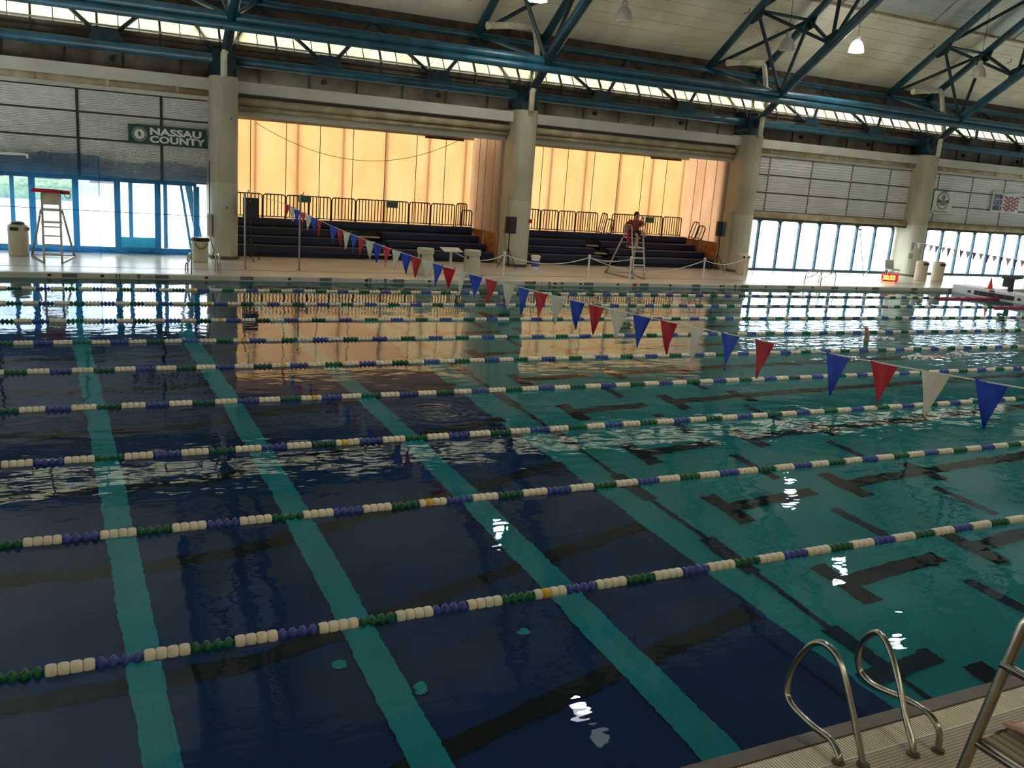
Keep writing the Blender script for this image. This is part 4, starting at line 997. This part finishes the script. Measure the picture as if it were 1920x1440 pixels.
bin_open(39.0, 31.9, 1.02, .30, 'plain tall bin against the pale column', 'bin_tan'); bin_open(40.1, 31.8, 1.02, .30, 'tall bin with dark slot standing outermost by the pale column', 'bin_tan')
bin_open(28.25, 32.9, .95, .28, 'narrow tan bin tucked against the column by the bright windows', 'bin_tan')
t = thing('lidded_barrel', 'cream barrel with a black lid beside the netting column', 'barrel', (4.2, 32.75, DZ))
obj('barrel', MB().lathe([(.24, 0), (.27, .03), (.28, .68), (.29, .72)], n=18), 'bin_beige', t); obj('lid', MB().lathe([(.31, .72), (.31, .80), (.26, .84)], n=18), 'black_plastic', t)
obj('handle', MB().tube(smooth_path([(-.2, -.21, .66), (-.1, -.30, .5), (.1, -.30, .5), (.2, -.21, .66)], 4), .012, 6), 'black_plastic', t)
def ribbed_barrel(x, y, label):
    t = thing('ribbed_barrel', label, 'barrel', (x, y, DZ), group='ribbed beige barrels on the far deck'); mb = MB(); n = 48; prof = [(.275, 0), (.295, .03), (.30, .55), (.29, .62)]
    vs = []; fs = []
    for r, z in prof:
        for k in range(n): rr = r * (1 + (.018 if k % 2 else 0)); a = 2 * math.pi * k / n; vs.append((rr * math.cos(a), rr * math.sin(a), z))
    for i in range(3):
        for k in range(n): fs.append((i * n + k, i * n + (k + 1) % n, (i + 1) * n + (k + 1) % n, (i + 1) * n + k))
    obj('ribbed_body', mb.add(vs, fs), 'bin_beige', t)
    obj('neck', MB().lathe([(.29, .62), (.265, .68), (.265, .74), (.30, .80), (.305, .93), (.29, .97), (.24, .95)], n=24), 'bin_beige', t)
    for a in (0.3, -2.6):
        o = MB(); o.lathe([(.05, -.02), (.05, .02)], (.28 * math.cos(a), .28 * math.sin(a), .70), 10, 'x'); obj('side_grip', o, 'black_plastic', t)
ribbed_barrel(11.5, 30.15, 'ribbed beige barrel standing before the bleacher aisle'); ribbed_barrel(13.25, 30.0, 'ribbed beige barrel beside the white post table')
t = thing('bucket', 'white bucket with blue print beside the alarm column', 'bucket', (17.4, 32.95, DZ))
obj('pail', MB().lathe([(.15, 0), (.185, .52)], n=18), 'bucket_white', t); obj('lid_rim', MB().lathe([(.20, .50), (.20, .56), (.17, .57)], n=18), 'bucket_white', t)
obj('print_patch', MB().lathe([(.168, .12), (.180, .36)], n=18, cap=False), 'bucket_blue', t)
t = thing('post_table', 'small white tilted board on a white post by the ribbed barrel', 'table', (12.72, 30.75, DZ))
obj('post', MB().tube([(0, 0, 0), (0, 0, .84)], .045, 10), 'post_white', t); obj('foot', MB().lathe([(.12, 0), (.12, .02), (.05, .04)], n=12), 'post_white', t)
obj('board', MB().prism([(-.26, .82), (.24, .92), (.24, .95), (-.26, .85)], -.36, .36, 'x'), 'chair_tread', t)

# rope posts
SP = [(14.75, 30.45, 'by the ribbed barrels'), (18.4, 30.35, 'with a ball top'), (20.25, 30.2, 'just before the occupied lifeguard chair'), (24.3, 30.7, 'past the occupied lifeguard chair'), (27.9, 32.3, 'against the window column')]
for x, y, lb in SP:
    t = thing('rope_post', 'short white rope post ' + lb, 'post', (x, y, DZ), group='white rope posts on the far deck')
    obj('post_tube', MB().tube([(0, 0, 0), (0, 0, .82)], .035, 8), 'post_white', t)
    o = MB(); o.lathe([(.01, .80), (.045, .82), (.055, .86), (.045, .90), (.01, .92)], n=10); obj('cap', o, 'post_white', t)
def chain(a, b, sag, label):
    p = [(a[0] + (b[0] - a[0]) * k / 16, a[1] + (b[1] - a[1]) * k / 16, a[2] + (b[2] - a[2]) * k / 16 - sag * (1 - ((k - 8) / 8) ** 2)) for k in range(17)]
    tag(obj('barrier_rope', MB().tube(p, .016, 6), 'cord_white'), label, 'rope', 'white barrier ropes')
tp = [(x, y, DZ + .8) for x, y, _ in SP]
chain((12.8, 30.75, .98), tp[0], .28, 'white rope sagging between the post table and the first rope post'); chain(tp[0], tp[1], .30, 'white rope sagging before the alarm column')
chain(tp[1], tp[2], .12, 'short white rope just before the occupied lifeguard chair'); chain(tp[1], tp[3], .52, 'long white rope drooping under the occupied lifeguard chair'); chain(tp[3], tp[4], .22, 'white rope running to the window column')

# loudspeakers
def speaker(x, y, z, rz, lab1, lab2, h=.66, w=.42):
    s = thing('speaker_stand', lab2, 'stand', (x, y, DZ), rz, 'black tripod speaker stands')
    obj('pole', MB().tube([(0, 0, .12), (0, 0, z - DZ)], .024, 8), 'black_plastic', s); obj('collar', MB().lathe([(.04, .72), (.04, .82)], n=10), 'black_plastic', s)
    for k in range(3):
        a = 2 * math.pi * k / 3 + .5; obj('leg', MB().tube([(.03 * math.cos(a), .03 * math.sin(a), .78), (.45 * math.cos(a), .45 * math.sin(a), .02)], .016, 6), 'black_plastic', s)
        obj('leg_brace', MB().tube([(.02 * math.cos(a), .02 * math.sin(a), .25), (.33 * math.cos(a), .33 * math.sin(a), .33)], .01, 6), 'black_plastic', s)
    t = thing('loudspeaker', lab1, 'speaker', (x, y, z), rz, 'black loudspeakers on stands')
    obj('cabinet', MB().prism([(-w / 2, -.16), (w / 2, -.16), (w / 2, .06), (w / 4, .2), (-w / 4, .2), (-w / 2, .06)], 0, h), 'black_plastic', t)
    obj('grille', MB().box(-w / 2 + .02, w / 2 - .02, -.172, -.16, .02, h - .02), 'grille_black', t)
    o = MB(); o.lathe([(.025, -.178), (.025, -.172)], (-.08, 0, h - .12), 10, 'y'); obj('badge', o, 'seal_grey', t)
speaker(6.0, 33.35, 1.68, .1, 'black loudspeaker behind the steel flag pole', 'black tripod stand behind the steel flag pole', .72, .52)
speaker(16.15, 33.0, 1.57, .45, 'black loudspeaker by the red alarm box column', 'black tripod stand by the red alarm box column')
speaker(27.3, 33.6, 1.82, .5, 'black loudspeaker past the seated lifeguard', 'black tripod stand past the seated lifeguard')

# column fittings
tag(obj('alarm_box', MB().cbox(-.07, .07, -.05, .05, 0, .16, .01), 'alarm_red', None, (17.35, 33.62, 1.98)), 'small red fire alarm box on the beige column', 'alarm')
t = thing('fuse_box', 'pale wall box with conduit on the netting column', 'box', (4.68, 33.85, .95)); obj('cabinet', MB().cbox(-.09, .05, -.14, .14, 0, .78, .015), 'fascia', t); obj('conduit', MB().tube([(-.02, -.02, .78), (-.02, -.02, 2.6)], .02, 6), 'mullion_brown', t)
obj('hose', MB().tube(smooth_path([(-.02, -.1, 0), (.05, -.15, -.3), (.12, -.12, -.5), (.05, -.05, -.72)], 4), .015, 6), 'black_plastic', t)
tag(obj('wall_box', MB().cbox(-.16, .16, -.06, .06, 0, .3, .02), 'box_grey', None, (40.05, 33.62, 1.1)), 'small grey box on the pale column by the two tall bins', 'box')
for x, y, z, lb in ((5.35, 33.50, 5.05, 'tiny dark knob high on the netting column'), (5.2, 33.49, 2.0, 'small round fitting on the netting column')):
    o = MB(); o.lathe([(.03, -.03), (.04, 0), (.03, .03)], n=10, axis='y'); tag(obj('wall_fitting', o, 'mullion_grey', None, (x, y, z)), lb, 'fitting')

# ================================================================== FAR END: CLOCK, SEAT, BULKHEAD
t = thing('pace_clock', 'red digital pace clock showing 30:33 on the far deck', 'clock', (36.3, 31.45, DZ), -.35); t.scale = (.78, .8, .8)
obj('case', MB().cbox(-.55, .55, -.06, .06, .02, .46, .02), 'clock_red', t); obj('stand_foot', rect(-.4, .4, -.15, .15, 0, .02), 'black_plastic', t)
text('digits', '30:33', .40, 'digit_glow', t, (-.50, -.066, .09), bold=.014, sx=.95)
t = thing('deck_chair', 'low grey seat beside the bright window end', 'chair', (38.55, 33.3, DZ))
obj('seat', MB().cbox(-.3, .3, -.25, .25, .36, .42, .02), 'box_grey', t); obj('backrest', MB().prism([(.2, .42), (.26, .42), (.34, .86), (.28, .86)], -.3, .3, 'x'), 'box_grey', t)
for sx in (-.26, .26):
    for sy in (-.2, .2): obj('leg', MB().tube([(sx, sy, 0), (sx, sy, .36)], .016, 6), 'pole_steel', t)
t = thing('cleaning_pole', 'long thin pole leaning on the bright windows', 'pole', (36.85, 33.6, DZ))
obj('handle', MB().tube([(0, 0, 0), (.55, 1.2, 2.3)], .022, 6), 'letter_dark', t); obj('brush_head', MB().box(.42, .68, 1.17, 1.23, 2.24, 2.30), 'letter_dark', t); obj('net_frame', MB().tube([(0, 0, .02), (.5, .1, .3)], .02, 6), 'post_white', t)
t = thing('bulkhead', 'white movable bulkhead with dark grilles crossing the far end', 'bulkhead', (XB + .6, 16.5, 0))
obj('deck_box', MB().cbox(-.6, .6, -12.3, 12.4, -.4, .38, .03), 'bulkhead_white', t)
for k in range(8):
    y = 9.0 - 2.5 * k + 2.2
    obj('grille', rect(-.62, -.6, y - 2.0, y, .06, .26), 'grille_black', t)
    for q in range(4): obj('grille_rib', rect(-.628, -.615, y - 1.6 + q * .45, y - 1.58 + q * .45, .06, .26), 'marker_grey', t)
    obj('anchor_plate', rect(-.62, -.6, y + .18, y + .34, .1, .22), 'letter_dark', t)
    if k < 4: obj('number_plate', rect(-.62, -.6, y - 1.0, y - .75, .29, .37), 'letter_dark', t)
for k, y, x0 in ((0, 26.45, 33.6), (1, 24.0, 34.0)):
    tag(obj('red_float_rope', MB().tube([(x0, y, .02), (XB, y, .04)], .06, 8), 'rope_red'), ['red float boom at the far end nearest the far deck', 'red float boom at the far end, next one in'][k], 'float rope', 'red float booms by the bulkhead')
t = thing('safety_cone', 'small red cone standing on the white bulkhead', 'cone', (38.0, 27.25, .38)); obj('base', MB().cbox(-.16, .16, -.16, .16, 0, .03, .01), 'cone_red', t); obj('cone_body', MB().lathe([(.12, .03), (.02, .5)], n=14), 'cone_red', t)
for q, (x, y, lb) in enumerate(((38.3, 26.45, 'starting block on the bulkhead nearest the red cone'), (38.3, 24.2, 'starting block on the bulkhead at the frame edge'))):
    t = thing('starting_block', lb, 'starting block', (x, y, .38), group='starting blocks on the bulkhead')
    obj('post', rect(-.08, .08, -.08, .08, 0, .55), 'grille_black', t); obj('top', MB().prism([(-.35, .55), (.35, .62), (.35, .68), (-.35, .61)], -.28, .28, 'y'), 'grille_black', t)
    obj('grab_rail', MB().tube([(.2, -.28, .6), (.2, -.28, 1.0), (.2, .28, 1.0), (.2, .28, .6)], .018, 6), 'pole_steel', t); obj('drop_panel', rect(-.33, -.28, -.2, .2, .2, .58), 'grille_black', t)

# ================================================================== PENDANT LAMPS
def lamp(x, y, z, state, label):
    t = thing('pendant_lamp', label, 'lamp', (x, y, z), group='high-bay pendant lamps')
    m = {'on': 'lamp_lit', 'off': 'shade_grey', 'dim': 'lamp_dim'}[state]
    prof = [(.33, 0), (.325, .04), (.30, .20), (.24, .36), (.16, .46), (.10, .50)]
    obj('shade', MB().lathe(prof, n=24, cap=False), 'lamp_glow' if state == 'on' else m, t, smooth=True)
    obj('lens', MB().lathe([(.02, -.035), (.2, -.025), (.32, .0)], n=24, cap=True), m if state != 'off' else 'letter_white', t, smooth=True)
    obj('ballast', MB().lathe([(.10, .50), (.11, .52), (.11, .66), (.06, .72)], n=12), 'shade_grey', t)
    top = cz(y) - z if y > RY else 9.82 + SL * (y + 6.4) - z
    obj('cable', MB().tube([(0, 0, .76), (0, 0, top)], .012, 5), 'mullion_brown', t)
lamp(31.9, 31.5, 10.3, 'on', 'lit pendant lamp hanging in the bay right of the seated lifeguard truss')
lamp(15.0, 29.75, 9.78, 'on', 'lit pendant lamp cut by the top edge by the alarm column truss')
lamp(18.65, 29.9, 9.63, 'off', 'unlit grey pendant lamp above the alcove of the seated lifeguard')
lamp(26.5, 29.9, 9.58, 'off', 'unlit grey pendant lamp framed by the truss tubes')
lamp(38.05, 29.9, 9.83, 'off', 'unlit grey pendant lamp by the truss over the two tall bins')
HL = ['over the swimming lanes beyond the seated lifeguard truss', 'high over the lanes, next in from the far truss row', 'over the diving well beside the faint lamp'] + ['over the near half of the pool, %s along from the bulkhead end' % q for q in ('first', 'second', 'third', 'fourth', 'fifth', 'sixth', 'seventh', 'eighth')]
for k, (x, y, z) in enumerate(((31.4, 27.3, 12.5), (28.5, 21.45, 12.5), (13.6, 20.5, 11.8), (40.0, 13.5, 11.6), (33.5, 9.0, 11.5), (26.5, 13.5, 11.6), (20.0, 9.0, 11.5), (13.0, 13.5, 11.6), (7.0, 9.0, 11.5))):  # the near-half lamps are unseen extras, added to brighten that side
    lamp(x, y, z, 'on', 'lit pendant lamp ' + HL[k])
lamp(12.6, 18.0, 11.0, 'dim', 'faintly lit pendant lamp over the diving well')

# ================================================================== SWIMMERS
t = thing('person', 'swimmer lifting one bare bent arm out of the water', 'person', (20.3, 18.35, 0), .1)
J = {}; E = []
def jj(k, p, r, par=None):
    J[k] = (Vector(p), r)
    if par: E.append((par, k))
jj('pelvis', (.75, 0, -.16), (.14, .11)); jj('belly', (.5, 0, -.13), (.13, .10), 'pelvis'); jj('chest', (.22, 0, -.10), (.16, .11), 'belly'); jj('neck', (.02, 0, -.10), .06, 'chest'); jj('head', (-.16, .02, -.10), (.085, .09), 'neck')
jj('Rsh', (.12, -.19, -.06), .085, 'chest'); jj('Rel', (.05, -.27, .14), (.075, .065), 'Rsh'); jj('Rfa', (-.02, -.28, .26), (.07, .06), 'Rel'); jj('Rwrist', (-.08, -.28, .40), (.05, .04), 'Rfa'); hand_joints(J, E, 1, (-.08, -.28, .40), (-1, -.25, .0), (0, .1, 1), 'R')
jj('Lsh', (.12, .19, -.12), .06, 'chest'); jj('Lel', (-.12, .24, -.2), .045, 'Lsh'); jj('Lwrist', (-.38, .24, -.25), .03, 'Lel'); hand_joints(J, E, -1, (-.38, .24, -.25), (-1, 0, -.1), (0, 0, 1), 'L')
for s, n in ((-1, 'A'), (1, 'B')):
    jj(n + 'hip', (.85, s * .1, -.18), .09, 'pelvis'); jj(n + 'knee', (1.25, s * .1, -.24), .06, n + 'hip'); jj(n + 'ank', (1.65, s * .1, -.2 - .06 * s), .036, n + 'knee'); jj(n + 'toe', (1.85, s * .1, -.24 - .05 * s), .025, n + 'ank')
link('body', skin_mesh('body', J, E, 'skin_light'), t)
o = MB(); o.lathe([(.01, -.09), (.075, -.06), (.096, .0), (.09, .03)], (-.17, .02, -.08), 14, 'x'); obj('swim_cap', o, 'letter_dark', t)
t = thing('person', 'swimmer gliding face down with the back awash and splashing', 'person', (20.3, 15.85, 0), .15)
J = {}; E = []
jj('pelvis', (.45, 0, -.08), (.15, .11)); jj('belly', (.2, 0, -.07), (.13, .10), 'pelvis'); jj('chest', (-.08, 0, -.055), (.17, .11), 'belly'); jj('neck', (-.3, 0, -.06), .06, 'chest'); jj('head', (-.47, 0, -.05), (.085, .09), 'neck')
for s, n in ((-1, 'L'), (1, 'R')):
    jj(n + 'sh', (-.2, s * .19, -.07), .06, 'chest'); jj(n + 'el', (-.45, s * .26, -.05 if s < 0 else -.2), .045, n + 'sh'); jj(n + 'wrist', (-.75, s * .2, -.03 if s < 0 else -.3), .03, n + 'el'); hand_joints(J, E, s, (-.75, s * .2, -.03 if s < 0 else -.3), (-1, 0, -.1), (0, 0, 1), n)
    jj(n + 'hip', (.55, s * .1, -.1), .09, 'pelvis'); jj(n + 'knee', (.95, s * .1, -.14), .06, n + 'hip'); jj(n + 'ank', (1.35, s * .1, -.05 - .08 * s), .036, n + 'knee'); jj(n + 'toe', (1.55, s * .1, -.06 - .05 * s), .025, n + 'ank')
link('body', skin_mesh('body', J, E, 'skin_light'), t)
sm = MB(); rnd = random.Random(3)
for cx_, cy_, n, sp_r, hh in ((19.75, 15.8, 70, .35, .12), (21.6, 16.0, 60, .3, .16), (21.3, 18.3, 40, .3, .08)):
    for k in range(n):
        a = rnd.uniform(0, 6.28); d = sp_r * rnd.random() ** .7; r = rnd.uniform(.012, .045); z = hh * (1 - d / sp_r) * rnd.random()
        sm.lathe([(.002, -r * .8), (r, 0), (.002, r * .8)], (cx_ + d * 1.5 * math.cos(a), cy_ + d * .7 * math.sin(a), z), 6)
tag(obj('splash', sm, 'foam_white'), 'white splashing foam kicked up around the swimmers', 'splash', None, 'stuff')

# ================================================================== OUTSIDE
struct('ground', MB().box(-60, 120, 38.4, 140, -.4, -.05).box(-60, 120, 35.1, 38.4, -.4, -.06), 'ground_pale', 'pale paved ground outside the windows', 'ground')
for x0, x1, lb in ((3.98, 4.2, 'thin slanted blue steel strut outside nearest the net seam'), (4.2, 4.58, 'wide slanted blue steel strut outside by the column')):
    tag(obj('outside_strut', MB().tube([(x0 - .12, 36.6, 3.6), (x1 + .2, 36.6, -.05)], .13 if x0 > 4.1 else .05, 8), 'window_blue'), lb, 'strut', 'slanted struts outside the netted windows')
for x, lb in ((2.28, 'slim blue post outside the netted windows, beside the spandrels'), (3.5, 'slim blue post outside the netted windows, middle one'), (-1.6, 'slim blue post outside behind the litter bin')):
    tag(obj('outside_post', rect(x - .07, x + .07, 37.0, 37.14, -.05, 3.6), 'window_blue'), lb, 'post', 'posts outside the netted windows')
tag(obj('hedge', MB().cbox(-9, 1, 70, 72, -.05, 1.3, .4), 'hedge_green'), 'low green hedge beyond the netted windows', 'hedge')
t = thing('building', 'low pale building far beyond the netted windows', 'building', (-8, 80, -.05))
obj('wall', rect(-20, 14, 0, 8, 0, 3.2), 'outside_wall', t); obj('roof', rect(-20.5, 14.5, -.5, 8.5, 3.2, 3.5), 'girder_grey', t)
for k in range(8): obj('window', rect(-18 + 4 * k, -16 + 4 * k, -.05, .0, 1, 2.2), 'marker_grey', t)

# daylight portals in the real window openings (sampling guides, they give no light of their own)
for nm, x0, x1 in (('netted', CX[0] + .5, CX[1] - .5), ('bright', CX[3] + .5, CX[4] - .5), ('bannered', CX[4] + .5, CX[5] - .5)):
    l = bpy.data.lights.new('window_portal', 'AREA'); l.shape = 'RECTANGLE'; l.size = x1 - x0; l.size_y = 2.4; l.cycles.is_portal = True
    o = bpy.data.objects.new('window_portal', l); COL.objects.link(o); o.location = ((x0 + x1) / 2, 35.02, 1.45); o.rotation_euler = (-math.pi / 2, 0, 0)
